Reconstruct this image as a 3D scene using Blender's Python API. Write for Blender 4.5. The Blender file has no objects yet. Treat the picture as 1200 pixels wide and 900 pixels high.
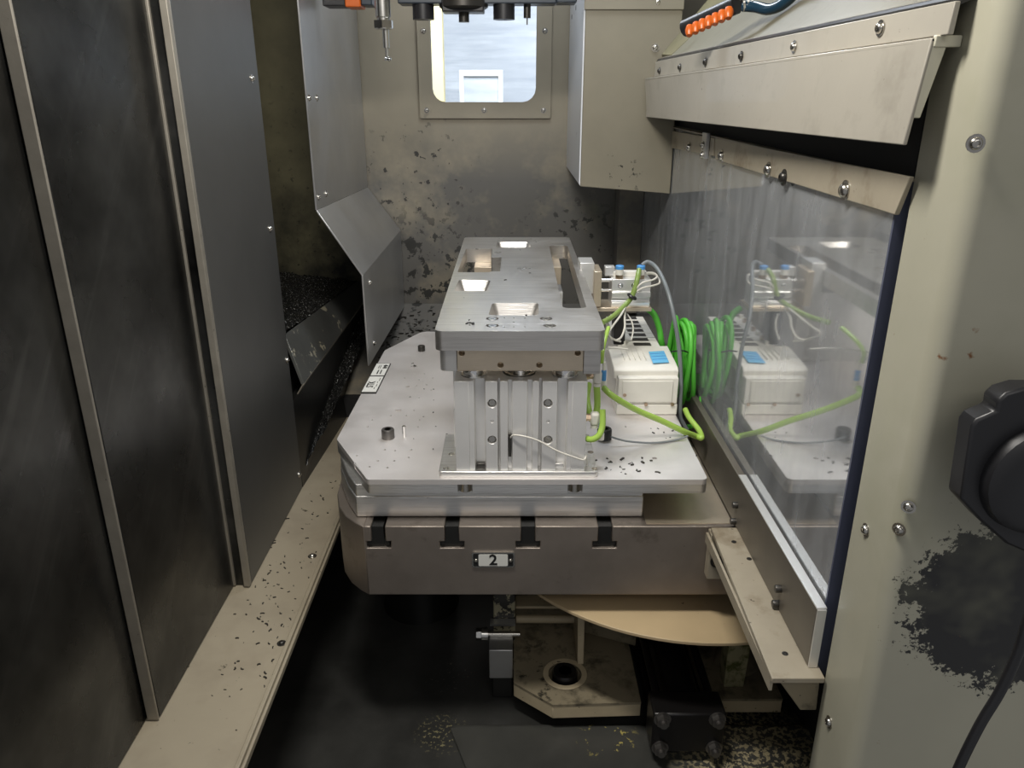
import bpy, bmesh, math, random
from mathutils import Vector, Matrix, noise
from mathutils.geometry import tessellate_polygon
random.seed(4)
sc = bpy.context.scene
# ---------------------------------------------------------------- camera
F = 908.0; PITCH = math.atan(344 / F); H = 1.5
cd = bpy.data.cameras.new('camera'); cam = bpy.data.objects.new('camera', cd); sc.collection.objects.link(cam)
cd.sensor_width = 36; cd.lens = 36 * F / 1200; cd.clip_start = .02; cd.clip_end = 60
cam.location = (0, 0, H); cam.rotation_euler = (math.pi / 2 - PITCH, 0, 0); sc.camera = cam
# ---------------------------------------------------------------- world and lamps
w = bpy.data.worlds.new('world'); sc.world = w; w.use_nodes = True
bg = w.node_tree.nodes['Background']; bg.inputs[0].default_value = (.96, .97, 1.0, 1); bg.inputs[1].default_value = .27
def area(name, loc, target, sx, sy, power, col):
    l = bpy.data.lights.new(name, 'AREA'); l.shape = 'RECTANGLE'; l.size = sx; l.size_y = sy; l.energy = power; l.color = col
    o = bpy.data.objects.new(name, l); sc.collection.objects.link(o); o.location = loc
    o.rotation_euler = (Vector(target) - Vector(loc)).to_track_quat('-Z', 'Y').to_euler(); return o
area('machine_lamp', (-.12, .60, 1.96), (.10, 1.0, 1.0), .30, .08, 9, (1, .96, .89))
area('roof_daylight', (.10, 1.46, 1.97), (.05, 1.40, 1.0), .50, .20, 4.5, (.86, .92, 1))
area('shop_lamp', (.3, -.9, 2.4), (.10, .9, 1.0), 1.2, .5, 4.5, (1, .96, .90))
area('window_daylight', (-.1, 3.3, 2.4), (-.06, 5.0, 1.4), 1.6, .8, 72, (.95, .98, 1))
sc.view_settings.view_transform = 'Standard'; sc.view_settings.look = 'None'
sc.view_settings.exposure = 0; sc.view_settings.gamma = 1; sc.view_settings.use_curve_mapping = False

# ---------------------------------------------------------------- measuring helpers: where a sight line meets a real plane
CP, SP = math.cos(PITCH), math.sin(PITCH)
def ray(x, y):
    v = (450 - y) / F
    return ((x - 600) / F, CP + v * SP, -SP + v * CP)
def AZ(x, y, Z): d = ray(x, y); t = (Z - H) / d[2]; return Vector((d[0] * t, d[1] * t, Z))
def AY(x, y, Y): d = ray(x, y); t = Y / d[1]; return Vector((d[0] * t, Y, H + d[2] * t))
def AX(x, y, X): d = ray(x, y); t = X / d[0]; return Vector((X, d[1] * t, H + d[2] * t))

# ---------------------------------------------------------------- materials
def mat(name, col, rough=.5, metal=0, bump=0, bscale=200, var=0, vscale=6, flecks=(), streak=None, coat=0, spec=.5, aniso=None, rvar=0):
    """flecks: list of (colour, noise scale, threshold, softness, optional (axis, lo, hi)) laid on one after another"""
    m = bpy.data.materials.new(name); m.use_nodes = True; nt = m.node_tree; N = nt.nodes; L = nt.links
    b = N['Principled BSDF']; b.inputs['Roughness'].default_value = rough; b.inputs['Metallic'].default_value = metal
    b.inputs['Coat Weight'].default_value = coat; b.inputs['Specular IOR Level'].default_value = spec
    g = N.new('ShaderNodeNewGeometry')
    def nz(scale, detail=4, rough_=.6, vec=None):
        n = N.new('ShaderNodeTexNoise'); n.inputs['Scale'].default_value = scale; n.inputs['Detail'].default_value = detail
        n.inputs['Roughness'].default_value = rough_; L.new(vec or g.outputs['Position'], n.inputs['Vector']); return n.outputs['Fac']
    def ramp(fac, a, c):
        r = N.new('ShaderNodeMapRange'); r.inputs['From Min'].default_value = a; r.inputs['From Max'].default_value = c
        L.new(fac, r.inputs['Value']); return r.outputs['Result']
    def mul(a, c):
        r = N.new('ShaderNodeMath'); r.operation = 'MULTIPLY'; L.new(a, r.inputs[0]); L.new(c, r.inputs[1]); return r.outputs[0]
    def mulc(a, c):
        r = N.new('ShaderNodeMath'); r.operation = 'MULTIPLY'; L.new(a, r.inputs[0]); r.inputs[1].default_value = c; return r.outputs[0]
    def mix(fac, a, c):
        r = N.new('ShaderNodeMix'); r.data_type = 'RGBA'; L.new(fac, r.inputs[0])
        for v, i in ((a, 6), (c, 7)):
            if isinstance(v, tuple): r.inputs[i].default_value = (*v, 1)
            else: L.new(v, r.inputs[i])
        return r.outputs[2]
    cur = tuple(col)
    if var:
        f = nz(vscale, 5)
        cur = mix(ramp(f, .3, .7), tuple(c * (1 - var) for c in col), tuple(min(1, c * (1 + var)) for c in col))
    if streak:
        mp = N.new('ShaderNodeMapping'); mp.vector_type = 'TEXTURE'; mp.inputs['Scale'].default_value = [1 / max(c_, .01) for c_ in streak[0]]; mp.inputs['Rotation'].default_value = (streak[2] if len(streak) > 2 else 0, 0, 0); L.new(g.outputs['Position'], mp.inputs['Vector'])
        f = nz(1, 3, .6, mp.outputs['Vector']); lo_ = streak[3] if len(streak) > 3 else .35; cur = mix(ramp(f, lo_, lo_ + .3), cur, streak[1])
    for fl in flecks:
        f = ramp(nz(fl[1], 5, .65), fl[2], fl[2] + fl[3])
        if len(fl) > 4 and fl[4]:
            ax, lo, hi = fl[4]
            if ax in 'XYZ':
                s_ = N.new('ShaderNodeSeparateXYZ'); L.new(g.outputs['Position'], s_.inputs[0]); f = mul(f, ramp(s_.outputs['XYZ'.index(ax)], lo, hi))
            elif ax == 'B':   # solid blob around lo, radius hi, with a ragged edge
                d = N.new('ShaderNodeVectorMath'); d.operation = 'DISTANCE'; L.new(g.outputs['Position'], d.inputs[0]); d.inputs[1].default_value = lo
                n1 = nz(fl[1], 6, .7); n2 = nz(fl[1] * .18, 3, .5); ad = N.new('ShaderNodeMath'); ad.operation = 'MULTIPLY_ADD'; L.new(n1, ad.inputs[0]); ad.inputs[1].default_value = fl[2]
                L.new(mulc(n2, .9), ad.inputs[2]); su = N.new('ShaderNodeMath'); su.operation = 'ADD'; L.new(ad.outputs[0], su.inputs[0]); L.new(mulc(d.outputs['Value'], -1 / hi), su.inputs[1])
                c0 = .5 * fl[2] + .45 - 1; f = ramp(su.outputs[0], c0, c0 + fl[3])
            else:      # 'P': around a point lo, within radius hi
                d = N.new('ShaderNodeVectorMath'); d.operation = 'DISTANCE'; L.new(g.outputs['Position'], d.inputs[0]); d.inputs[1].default_value = lo
                f = mul(f, ramp(d.outputs['Value'], hi, hi * .5))
        cur = mix(f, cur, fl[0])
    if isinstance(cur, tuple): b.inputs['Base Color'].default_value = (*cur, 1)
    else: L.new(cur, b.inputs['Base Color'])
    if rvar:
        f = nz(vscale * 1.7, 4); r = N.new('ShaderNodeMapRange'); r.inputs['From Min'].default_value = .3; r.inputs['From Max'].default_value = .7
        r.inputs['To Min'].default_value = max(.03, rough - rvar); r.inputs['To Max'].default_value = rough + rvar; L.new(f, r.inputs['Value']); L.new(r.outputs['Result'], b.inputs['Roughness'])
    if bump:
        bp = N.new('ShaderNodeBump'); bp.inputs['Strength'].default_value = bump; bp.inputs['Distance'].default_value = .001
        if aniso:
            mp = N.new('ShaderNodeMapping'); mp.inputs['Scale'].default_value = aniso; L.new(g.outputs['Position'], mp.inputs['Vector']); f = nz(1, 3, .6, mp.outputs['Vector'])
        else: f = nz(bscale, 3)
        L.new(f, bp.inputs['Height']); L.new(bp.outputs['Normal'], b.inputs['Normal'])
    return m
BK = (.012, .012, .010); DK = (.03, .028, .025)
M = {}
M['alu'] = mat('machined_aluminium', (.80, .79, .77), .33, .95, .25, aniso=(40, 700, 700), streak=((6, 300, 220), (.58, .57, .55), 0, .50), var=.05, vscale=14, rvar=.06)
M['alu_plate'] = mat('milled_aluminium_plate', (.80, .765, .745), .46, .72, .08, bscale=700, var=.06, vscale=9, rvar=.08, flecks=[((.10, .09, .08), 160, .76, .03)])
M['alu_matte'] = mat('anodised_aluminium', (.82, .81, .79), .42, .6, .08, bscale=900, var=.04, vscale=20)
M['steel_plate'] = mat('ground_steel', (.62, .60, .575), .33, .95, .30, aniso=(30, 700, 700), streak=((6, 260, 260), (.43, .415, .395), 0, .50), var=.07, vscale=10, rvar=.06)
M['warm_steel'] = mat('warm_ground_steel', (.70, .60, .47), .40, .85, .2, aniso=(60, 900, 900), var=.08, vscale=16)
M['pallet'] = mat('cast_iron_pallet', (.30, .26, .225), .46, .8, .12, bscale=400, var=.14, vscale=12, flecks=[((.07, .06, .05), 90, .70, .05), ((.10, .08, .06), 14, .60, .2)])
M['dark'] = mat('oily_and_shade_black', (.010, .010, .009), .35, 0, .3, bscale=90)  # also colours the painted shade inside the T-slots
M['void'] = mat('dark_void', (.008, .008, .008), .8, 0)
M['door'] = mat('dark_steel_door', (.105, .105, .10), .30, .9, .03, bscale=30, var=.4, vscale=5, rvar=.08,
                streak=((6, 46, 3.2), (.17, .168, .16), -.75, .56), flecks=[((.010, .010, .010), 3.0, .40, .26)])
M['door_plain'] = mat('plain_dark_steel', (.16, .16, .155), .45, .8, .03, var=.12, vscale=3)
M['strip'] = mat('grey_edge_strip', (.32, .295, .25), .5, .6, .1, var=.12, vscale=30, flecks=[((.05, .05, .04), 80, .68, .05)])
M['steel_cover'] = mat('brushed_steel_cover', (.56, .56, .56), .38, .9, .03, bscale=500, var=.10, vscale=4, rvar=.06)
M['rail_plate'] = mat('dull_brown_steel', (.20, .18, .15), .42, .6, .04, bscale=300, var=.15, vscale=9)
M['steel_bright'] = mat('bright_steel', (.66, .65, .62), .24, 1)
M['bolt'] = mat('bolt_steel', (.50, .48, .44), .26, 1)
M['bolt_dark'] = mat('blackened_bolt', (.07, .066, .06), .35, .8)
M['bolt_grey'] = mat('dull_grey_bolt', (.20, .19, .18), .4, .9)
M['chrome'] = mat('polished_chrome', (.82, .82, .82), .10, 1)
M['brass'] = mat('brass_fitting', (.50, .38, .28), .3, 1)
M['cream'] = mat('cream_paint', (.53, .51, .41), .42, 0, .12, bscale=60, var=.07, vscale=5, coat=.15, flecks=[((.10, .085, .06), 170, .745, .03), ((.36, .31, .17), 9, .66, .2)])
M['cream_sill'] = mat('cream_sill_paint', (.30, .26, .19), .42, 0, .1, bscale=60, var=.08, vscale=6, flecks=[(BK, 120, .69, .02), ((.06, .05, .03), 45, .68, .03), ((.20, .165, .12), 5, .46, .3), ((.12, .10, .08), 3, .5, .3, ('Y', .8, 1.3))])
M['guard'] = mat('guard_paint', (.36, .335, .285), .38, 0, .1, bscale=80, var=.06, vscale=7, coat=.2, flecks=[((.16, .15, .12), 190, .69, .03), ((.24, .22, .18), 12, .56, .25), ((.09, .08, .06), 60, .70, .02)])
M['rail'] = mat('rail_paint', (.33, .29, .22), .42, 0, .1, bscale=80, var=.09, vscale=15, flecks=[((.08, .06, .04), 90, .68, .03), ((.17, .13, .08), 14, .54, .2)])
M['wall'] = mat('grimy_tan_wall', (.26, .228, .165), .40, 0, .12, bscale=40, var=.12, vscale=4, coat=.15,
                flecks=[((.115, .11, .10), 5.5, .30, .22, ('Z', 1.47, 1.30)), ((.035, .032, .028), 38, .61, .02, ('P', (-.22, 1.866, 1.30), .17)),
                        ((.03, .03, .027), 36, .545, .02, ('P', (-.20, 1.866, 1.07), .20)), ((.03, .03, .027), 42, .60, .02, ('P', (.14, 1.866, 1.14), .16)),
                        ((.04, .037, .03), 120, .74, .02)])
M['box_paint'] = mat('box_paint', (.22, .20, .15), .36, 0, .1, bscale=60, var=.10, vscale=6, coat=.2, flecks=[(BK, 50, .60, .02, ('P', (.20, 1.5, 1.345), .055)), ((.06, .05, .04), 110, .74, .02)])
M['cover_paint'] = mat('grimy_cover_paint', (.17, .16, .12), .42, 0, .1, bscale=60, var=.15, vscale=7, flecks=[((.10, .09, .06), 7, .52, .2), (BK, 90, .70, .02)])
M['olive'] = mat('olive_low_shadow_paint', (.17, .155, .09), .45, 0, .2, bscale=60, var=.3, vscale=8, flecks=[(BK, 60, .60, .05, ('Z', 1.6, 1.1)), (BK, 7, .36, .3, ('Z', 1.42, 1.16))])  # black thickening downward is shadow painted into the colour
M['chips'] = mat('wet_black_chips', (.022, .022, .021), .20, .4, .9, bscale=260, flecks=[((.42, .42, .40), 300, .60, .03)])  # pale flecks are the glints of the chips, painted in
M['peeled'] = mat('peeling_dark_paint', (.10, .102, .096), .34, .3, .15, bscale=60, var=.2, vscale=8, flecks=[((.46, .42, .31), 26, .60, .012, ('P', (-.375, 1.43, 1.10), .17)), ((.5, .46, .36), 55, .63, .012, ('P', (-.36, 1.28, 1.05), .09))])
M['casting'] = mat('dirty_cream_casting', (.23, .195, .13), .5, 0, .2, bscale=70, var=.16, vscale=10, flecks=[((.07, .06, .04), 22, .52, .14), ((.03, .026, .018), 60, .56, .06, ('P', (.03, .96, .66), .10)), (BK, 140, .69, .02), ((.08, .065, .04), 12, .55, .15)])
M['casting_lip'] = mat('cream_casting_edge', (.48, .40, .265), .5, 0, .15, bscale=90, var=.1, vscale=25, flecks=[((.08, .06, .03), 120, .66, .03)])
M['disc'] = mat('beige_disc_paint', (.52, .40, .24), .42, 0, .1, bscale=60, var=.07, vscale=9, flecks=[(BK, 90, .72, .02), ((.36, .20, .06), 6, .60, .2)])
M['moss'] = mat('yellowed_painted_post', (.34, .31, .18), .5, 0, .2, bscale=80, flecks=[((.08, .09, .02), 40, .48, .12)])
M['plinth'] = mat('oily_grey_casting', (.055, .055, .05), .34, .1, .2, bscale=60, var=.3, vscale=7, flecks=[((.42, .36, .22), 150, .50, .03, ('P', (.34, .86, .60), .13)), ((.45, .38, .12), 60, .60, .02, ('P', (.14, .88, .61), .05))])
M['floor'] = mat('oily_dark_floor', (.045, .045, .042), .30, .2, .18, bscale=50, var=.4, vscale=8,
                 flecks=[((.42, .36, .22), 150, .50, .03, ('P', (.34, .86, .60), .13)), ((.30, .27, .15), 190, .57, .03, ('P', (-.105, .90, .60), .045)),
                         ((.20, .18, .15), 190, .62, .03, ('P', (-.10, 1.02, .60), .05))])
M['black_plastic'] = mat('black_plastic', (.014, .014, .016), .38)
M['black_metal'] = mat('black_oxide', (.012, .011, .011), .30, .3)
M['white_plastic'] = mat('off_white_plastic', (.74, .72, .66), .42, 0, .03, var=.03, vscale=40, flecks=[((.3, .27, .2), 220, .74, .02)])
M['white_alu'] = mat('pale_aluminium', (.80, .80, .79), .35, .7)
M['blue'] = mat('blue_plastic', (.08, .30, .66), .35)
M['cyan'] = mat('light_blue_window', (.16, .50, .80), .25)
M['green'] = mat('bright_green_cable', (.10, .50, .05), .38)
M['lime'] = mat('translucent_lime_hose', (.36, .55, .10), .25)
M['olive_hose'] = mat('olive_green_hose', (.22, .32, .08), .3)
M['grey_hose'] = mat('grey_hose', (.18, .20, .21), .35)
M['blue_hose'] = mat('dark_blue_hose', (.012, .035, .06), .16)
M['white_cable'] = mat('white_cable', (.66, .64, .58), .4)
M['orange'] = mat('orange_plastic', (.55, .11, .01), .35)
M['yellow'] = mat('yellow_paint', (.90, .78, .38), .5)
M['label_white'] = mat('white_label', (.70, .70, .66), .5)
M['ink'] = mat('black_ink', (.01, .01, .01), .5)
M['blue_white'] = mat('blue_lit_paint', (.74, .77, .82), .35, 0, .05, coat=.3, flecks=[(BK, 60, .70, .02)])  # bluish light on the corner box side, put into the colour
M['worn_panel'] = mat('worn_cream_panel', (.40, .385, .30), .42, 0, .12, bscale=60, var=.06, vscale=5, coat=.15,
                      flecks=[((.016, .016, .016), 190, 1.1, .03, ('B', (.400, .515, 1.115), .080)), ((.02, .02, .02), 300, .64, .02, ('P', (.40, .51, 1.24), .08)),
                              ((.09, .08, .06), 130, .75, .02), ((.20, .085, .03), 26, .70, .05), ((.30, .30, .20), 3.2, .55, .3)])
M['outside'] = mat('pale_outside_wall', (.62, .66, .70), .7, 0, 0, var=.22, vscale=2.2, streak=((2, 2, 22), (.46, .50, .55)))
M['outside_white'] = mat('white_outside_frame', (.92, .92, .90), .6)
# polycarbonate guard: mirror-like at a slant, clear to the dark behind, with a thin haze of scratches
def guard_glass():
    m = bpy.data.materials.new('scratched_polycarbonate'); m.use_nodes = True; nt = m.node_tree; N = nt.nodes; L = nt.links; N.remove(N['Principled BSDF'])
    out = N['Material Output']; tr = N.new('ShaderNodeBsdfTransparent'); tr.inputs[0].default_value = (.62, .66, .70, 1)
    gl = N.new('ShaderNodeBsdfGlossy'); gl.inputs['Roughness'].default_value = .045; df = N.new('ShaderNodeBsdfDiffuse'); df.inputs[0].default_value = (.60, .63, .66, 1)
    fr = N.new('ShaderNodeFresnel'); fr.inputs[0].default_value = 1.6
    mr = N.new('ShaderNodeMapRange'); mr.inputs['From Min'].default_value = .05; mr.inputs['From Max'].default_value = .45; mr.inputs['To Min'].default_value = .38; mr.inputs['To Max'].default_value = .82
    L.new(fr.outputs[0], mr.inputs['Value']); m1 = N.new('ShaderNodeMixShader'); L.new(mr.outputs[0], m1.inputs[0]); L.new(tr.outputs[0], m1.inputs[1]); L.new(gl.outputs[0], m1.inputs[2])
    g = N.new('ShaderNodeNewGeometry'); mp = N.new('ShaderNodeMapping'); mp.inputs['Scale'].default_value = (12, 26, 9); L.new(g.outputs['Position'], mp.inputs[0])
    n = N.new('ShaderNodeTexNoise'); n.inputs['Scale'].default_value = 1.3; n.inputs['Detail'].default_value = 7; L.new(mp.outputs[0], n.inputs['Vector'])
    r2 = N.new('ShaderNodeMapRange'); r2.inputs['From Min'].default_value = .35; r2.inputs['From Max'].default_value = .75; r2.inputs['To Min'].default_value = .18; r2.inputs['To Max'].default_value = .33
    L.new(n.outputs['Fac'], r2.inputs['Value']); m2 = N.new('ShaderNodeMixShader'); L.new(r2.outputs[0], m2.inputs[0]); L.new(m1.outputs[0], m2.inputs[1]); L.new(df.outputs[0], m2.inputs[2])
    L.new(m2.outputs[0], out.inputs[0]); return m
M['glass'] = guard_glass()
M['glass_edge'] = mat('dark_blue_pane_edge', (.09, .10, .15), .25, 0)
def frosted():
    m = bpy.data.materials.new('hazy_window_pane'); m.use_nodes = True; nt = m.node_tree; N = nt.nodes; L = nt.links; N.remove(N['Principled BSDF'])
    tr = N.new('ShaderNodeBsdfTransparent'); tr.inputs[0].default_value = (.95, .97, 1, 1); df = N.new('ShaderNodeBsdfTranslucent'); df.inputs[0].default_value = (.9, .93, 1, 1)
    gl = N.new('ShaderNodeBsdfGlossy'); gl.inputs[1].default_value = .05
    m1 = N.new('ShaderNodeMixShader'); m1.inputs[0].default_value = .10; L.new(tr.outputs[0], m1.inputs[1]); L.new(df.outputs[0], m1.inputs[2])
    m2 = N.new('ShaderNodeMixShader'); m2.inputs[0].default_value = .04; L.new(m1.outputs[0], m2.inputs[1]); L.new(gl.outputs[0], m2.inputs[2]); L.new(m2.outputs[0], N['Material Output'].inputs[0]); return m
M['pane'] = frosted()

# ---------------------------------------------------------------- mesh helpers
def unit(v): v = Vector(v); return v.normalized()
def frame(d):
    d = unit(d); a = Vector((0, 0, 1)) if abs(d.z) < .9 else Vector((1, 0, 0)); u = d.cross(a).normalized(); return u, d.cross(u)
def rpoly(pts, r, seg=4):
    out = []; n = len(pts); rs = r if isinstance(r, (list, tuple)) else [r] * n
    for i in range(n):
        p = Vector(pts[i]); a = Vector(pts[i - 1]); b = Vector(pts[(i + 1) % n]); rr = rs[i]
        if rr <= 0: out.append(tuple(p)); continue
        da = (a - p).normalized(); db = (b - p).normalized(); ang = da.angle(db); t = min(rr / math.tan(ang / 2), .49 * (a - p).length, .49 * (b - p).length)
        rr = t * math.tan(ang / 2); c = p + (da + db).normalized() * (rr / math.sin(ang / 2)); s = p + da * t; e = p + db * t
        a0 = math.atan2(s.y - c.y, s.x - c.x); a1 = math.atan2(e.y - c.y, e.x - c.x); d = (a1 - a0 + math.pi) % (2 * math.pi) - math.pi
        for k in range(seg + 1): a_ = a0 + d * k / seg; out.append((c.x + rr * math.cos(a_), c.y + rr * math.sin(a_)))
    return out
def rect(x0, y0, x1, y1): return [(x0, y0), (x1, y0), (x1, y1), (x0, y1)]
def circ(x, y, r, n=16, ry=None): return [(x + r * math.cos(2 * math.pi * k / n), y + (ry or r) * math.sin(2 * math.pi * k / n)) for k in range(n)]
class MB:
    def __init__(s): s.v = []; s.f = []
    def add(s, vs, fs):
        o = len(s.v); s.v += [Vector(v) for v in vs]; s.f += [tuple(i + o for i in f) for f in fs]; return s
    def box(s, x0, y0, z0, x1, y1, z1): return s.hexa([(x0, y0, z0), (x1, y0, z0), (x1, y1, z0), (x0, y1, z0)], [(x0, y0, z1), (x1, y0, z1), (x1, y1, z1), (x0, y1, z1)])
    def hexa(s, a, b): return s.add(list(a) + list(b), [(3, 2, 1, 0), (4, 5, 6, 7), (0, 1, 5, 4), (1, 2, 6, 5), (2, 3, 7, 6), (3, 0, 4, 7)])
    def slab(s, q, n, t):     # a quad given thickness t along n
        n = unit(n) * t; q = [Vector(p) for p in q]; return s.hexa(q, [p + n for p in q])
    def plate(s, outer, holes=(), a=0, b=1, ax='z', taper=None):
        def P(p, h): return {'z': (p[0], p[1], h), 'y': (p[0], h, p[1]), 'x': (h, p[0], p[1])}[ax]
        loops = [list(outer)] + [list(h) for h in holes]; flat = [p for l in loops for p in l]; n = len(flat)
        low_ = list(flat)
        if taper:      # lower opening drawn in towards the pocket's own middle: sloping walls
            o_ = len(loops[0])
            for hi_, hl_ in enumerate(holes):
                if hi_ in taper:
                    cxy = (sum(p[0] for p in hl_) / len(hl_), sum(p[1] for p in hl_) / len(hl_)); k_ = taper[hi_]; hy = max(p[1] for p in hl_) - cxy[1]; hx = max(p[0] for p in hl_) - cxy[0]; ins = hy * (1 - k_)
                    for q_ in range(len(hl_)): p = hl_[q_]; low_[o_ + q_] = (cxy[0] + (p[0] - cxy[0]) * (hx - ins) / hx, cxy[1] + (p[1] - cxy[1]) * k_)
                o_ += len(hl_)
        if holes: tri = [tuple(t) for t in tessellate_polygon([[Vector((p[0], p[1], 0)) for p in l] for l in loops])]
        else: tri = [tuple(range(n))]
        fs = [t for t in tri] + [tuple(i + n for i in reversed(t)) for t in tri]; o = 0
        for l in loops:
            m = len(l)
            for i in range(m): j = (i + 1) % m; fs.append((o + i, o + j, o + j + n, o + i + n))
            o += m
        return s.add([P(p, a) for p in low_] + [P(p, b) for p in flat], fs)
    def cyl(s, p0, p1, r, n=20, r1=None, cap=True):
        p0 = Vector(p0); p1 = Vector(p1); u, w_ = frame(p1 - p0); r1 = r if r1 is None else r1; vs = []
        for p, rr in ((p0, r), (p1, r1)):
            for k in range(n): a = 2 * math.pi * k / n; vs.append(p + (u * math.cos(a) + w_ * math.sin(a)) * rr)
        fs = [(k, (k + 1) % n, (k + 1) % n + n, k + n) for k in range(n)]
        if cap: fs += [tuple(range(n - 1, -1, -1)), tuple(range(n, 2 * n))]
        return s.add(vs, fs)
    def lathe(s, p, d, prof, n=20):   # prof: (distance along d, radius)
        p = Vector(p); u, w_ = frame(d); d = unit(d); vs = []; fs = []
        for h, r in prof:
            for k in range(n): a = 2 * math.pi * k / n; vs.append(p + d * h + (u * math.cos(a) + w_ * math.sin(a)) * max(r, 1e-5))
        for i in range(len(prof) - 1):
            for k in range(n): j = (k + 1) % n; fs.append((i * n + k, i * n + j, i * n + j + n, i * n + k + n))
        fs += [tuple(range(n - 1, -1, -1)), tuple(range(len(prof) * n - n, len(prof) * n))]; return s.add(vs, fs)
    def tube(s, pts, r, n=10, sub=6, closed=False):
        P = [Vector(p) for p in pts]; C = []; m = len(P)
        for i in range(m if closed else m - 1):
            g = (lambda k: P[k % m]) if closed else (lambda k: P[max(0, min(m - 1, k))])
            p0, p1, p2, p3 = g(i - 1), g(i), g(i + 1), g(i + 2)
            for k in range(sub):
                t = k / sub; C.append(.5 * ((2 * p1) + (p2 - p0) * t + (2 * p0 - 5 * p1 + 4 * p2 - p3) * t * t + (3 * p1 - p0 - 3 * p2 + p3) * t ** 3))
        if not closed: C.append(P[-1])
        M_ = len(C); vs = []; u = None
        for i, c in enumerate(C):
            d = (C[(i + 1) % M_] - C[i - 1]) if closed else (C[min(i + 1, M_ - 1)] - C[max(i - 1, 0)])
            d = d.normalized() if d.length > 1e-9 else Vector((0, 0, 1))
            if u is None: u, _ = frame(d)
            u = (u - d * u.dot(d)).normalized(); w_ = d.cross(u)
            for k in range(n): a = 2 * math.pi * k / n; vs.append(c + (u * math.cos(a) + w_ * math.sin(a)) * r)
        fs = []
        for i in range(M_ if closed else M_ - 1):
            for k in range(n): j = (k + 1) % n; i2 = (i + 1) % M_; fs.append((i * n + k, i * n + j, i2 * n + j, i2 * n + k))
        if not closed: fs += [tuple(range(n - 1, -1, -1)), tuple(range((M_ - 1) * n, M_ * n))]
        return s.add(vs, fs)
    def build(s, name, m, parent=None, bevel=0, org=None, ang=35, seg=2):
        me = bpy.data.meshes.new(name)
        if org is None: org = W[parent.name] if parent else base_of(s.v)
        org = Vector(org); me.from_pydata([v - org for v in s.v], [], s.f)
        bm = bmesh.new(); bm.from_mesh(me); bmesh.ops.recalc_face_normals(bm, faces=bm.faces); bm.to_mesh(me); bm.free()
        me.materials.append(M[m] if isinstance(m, str) else m); me.shade_smooth(); me.set_sharp_from_angle(angle=math.radians(ang))
        o = bpy.data.objects.new(name, me); sc.collection.objects.link(o); W[o.name] = org
        if parent: o.parent = parent; o.location = org - W[parent.name]
        else: o.location = org
        if bevel:
            b = o.modifiers.new('bevel', 'BEVEL'); b.width = bevel; b.segments = seg; b.limit_method = 'ANGLE'; b.angle_limit = math.radians(40); b.harden_normals = False
        return o
W = {}
def base_of(vs):
    lo = [min(v[i] for v in vs) for i in range(3)]; hi = [max(v[i] for v in vs) for i in range(3)]; return Vector(((lo[0] + hi[0]) / 2, (lo[1] + hi[1]) / 2, lo[2]))
def tag(o, label=None, cat=None, group=None, kind=None):
    for k, v in (('label', label), ('category', cat), ('group', group), ('kind', kind)):
        if v: o[k] = v
    return o
def thing(name, loc, label, cat, group=None, kind=None):
    o = bpy.data.objects.new(name, None); o.empty_display_size = .02; sc.collection.objects.link(o); o.location = loc; W[o.name] = Vector(loc); return tag(o, label, cat, group, kind)
def cut(o, cutter):
    """bore real recesses: boolean difference, applied once"""
    me = bpy.data.meshes.new('cutter'); me.from_pydata([tuple(v) for v in cutter.v], [], cutter.f)
    bm = bmesh.new(); bm.from_mesh(me); bmesh.ops.recalc_face_normals(bm, faces=bm.faces); bm.to_mesh(me); bm.free()
    c = bpy.data.objects.new('cutter', me); sc.collection.objects.link(c)
    b = o.modifiers.new('cut', 'BOOLEAN'); b.operation = 'DIFFERENCE'; b.object = c; b.solver = 'EXACT'; b.use_self = True
    bev = [md for md in o.modifiers if md.type == 'BEVEL']
    for md in bev: md.show_viewport = False
    bpy.context.view_layer.update(); dg = bpy.context.evaluated_depsgraph_get(); n = bpy.data.meshes.new_from_object(o.evaluated_get(dg))
    n.name = o.name; o.modifiers.remove(b); o.data = n
    for md in bev: md.show_viewport = True
    n.shade_smooth(); n.set_sharp_from_angle(angle=math.radians(35)); bpy.data.objects.remove(c); return o
# shared bolt meshes, pointing along +Z
def raw_mesh(name, mb, m, ang=35):
    o = mb.build(name, m, org=(0, 0, 0), ang=ang); me = o.data; bpy.data.objects.remove(o); return me
def head_mesh(kind, m):
    mb = MB()
    if kind == 'dome':   # button head with a socket
        mb.lathe((0, 0, 0), (0, 0, 1), [(0, 1.45), (.18, 1.45), (.18, 1.0), (.5, .95), (.78, .72), (.9, .48), (.9, .45), (.55, .42)], 16)
    elif kind == 'cap':  # socket cap screw
        mb.lathe((0, 0, 0), (0, 0, 1), [(0, 1.0), (1.35, 1.0), (1.5, .9), (1.5, .56)], 20); mb.lathe((0, 0, .9), (0, 0, 1), [(0, .52), (.02, .5)], 6)
        mb.lathe((0, 0, 1.5), (0, 0, -1), [(0, .56), (.55, .54)], 6)
    elif kind == 'hex':
        mb.cyl((0, 0, 0), (0, 0, .15), 1.3, 18); mb.cyl((0, 0, .15), (0, 0, .95), 1.0, 6); mb.cyl((0, 0, .95), (0, 0, 1.5), .55, 14)
    elif kind == 'flat':
        mb.lathe((0, 0, 0), (0, 0, 1), [(0, 1.0), (.12, .96), (.12, .5), (.02, .45)], 16)
    return raw_mesh('bolt_' + kind, mb, m)
HM = {}
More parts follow.
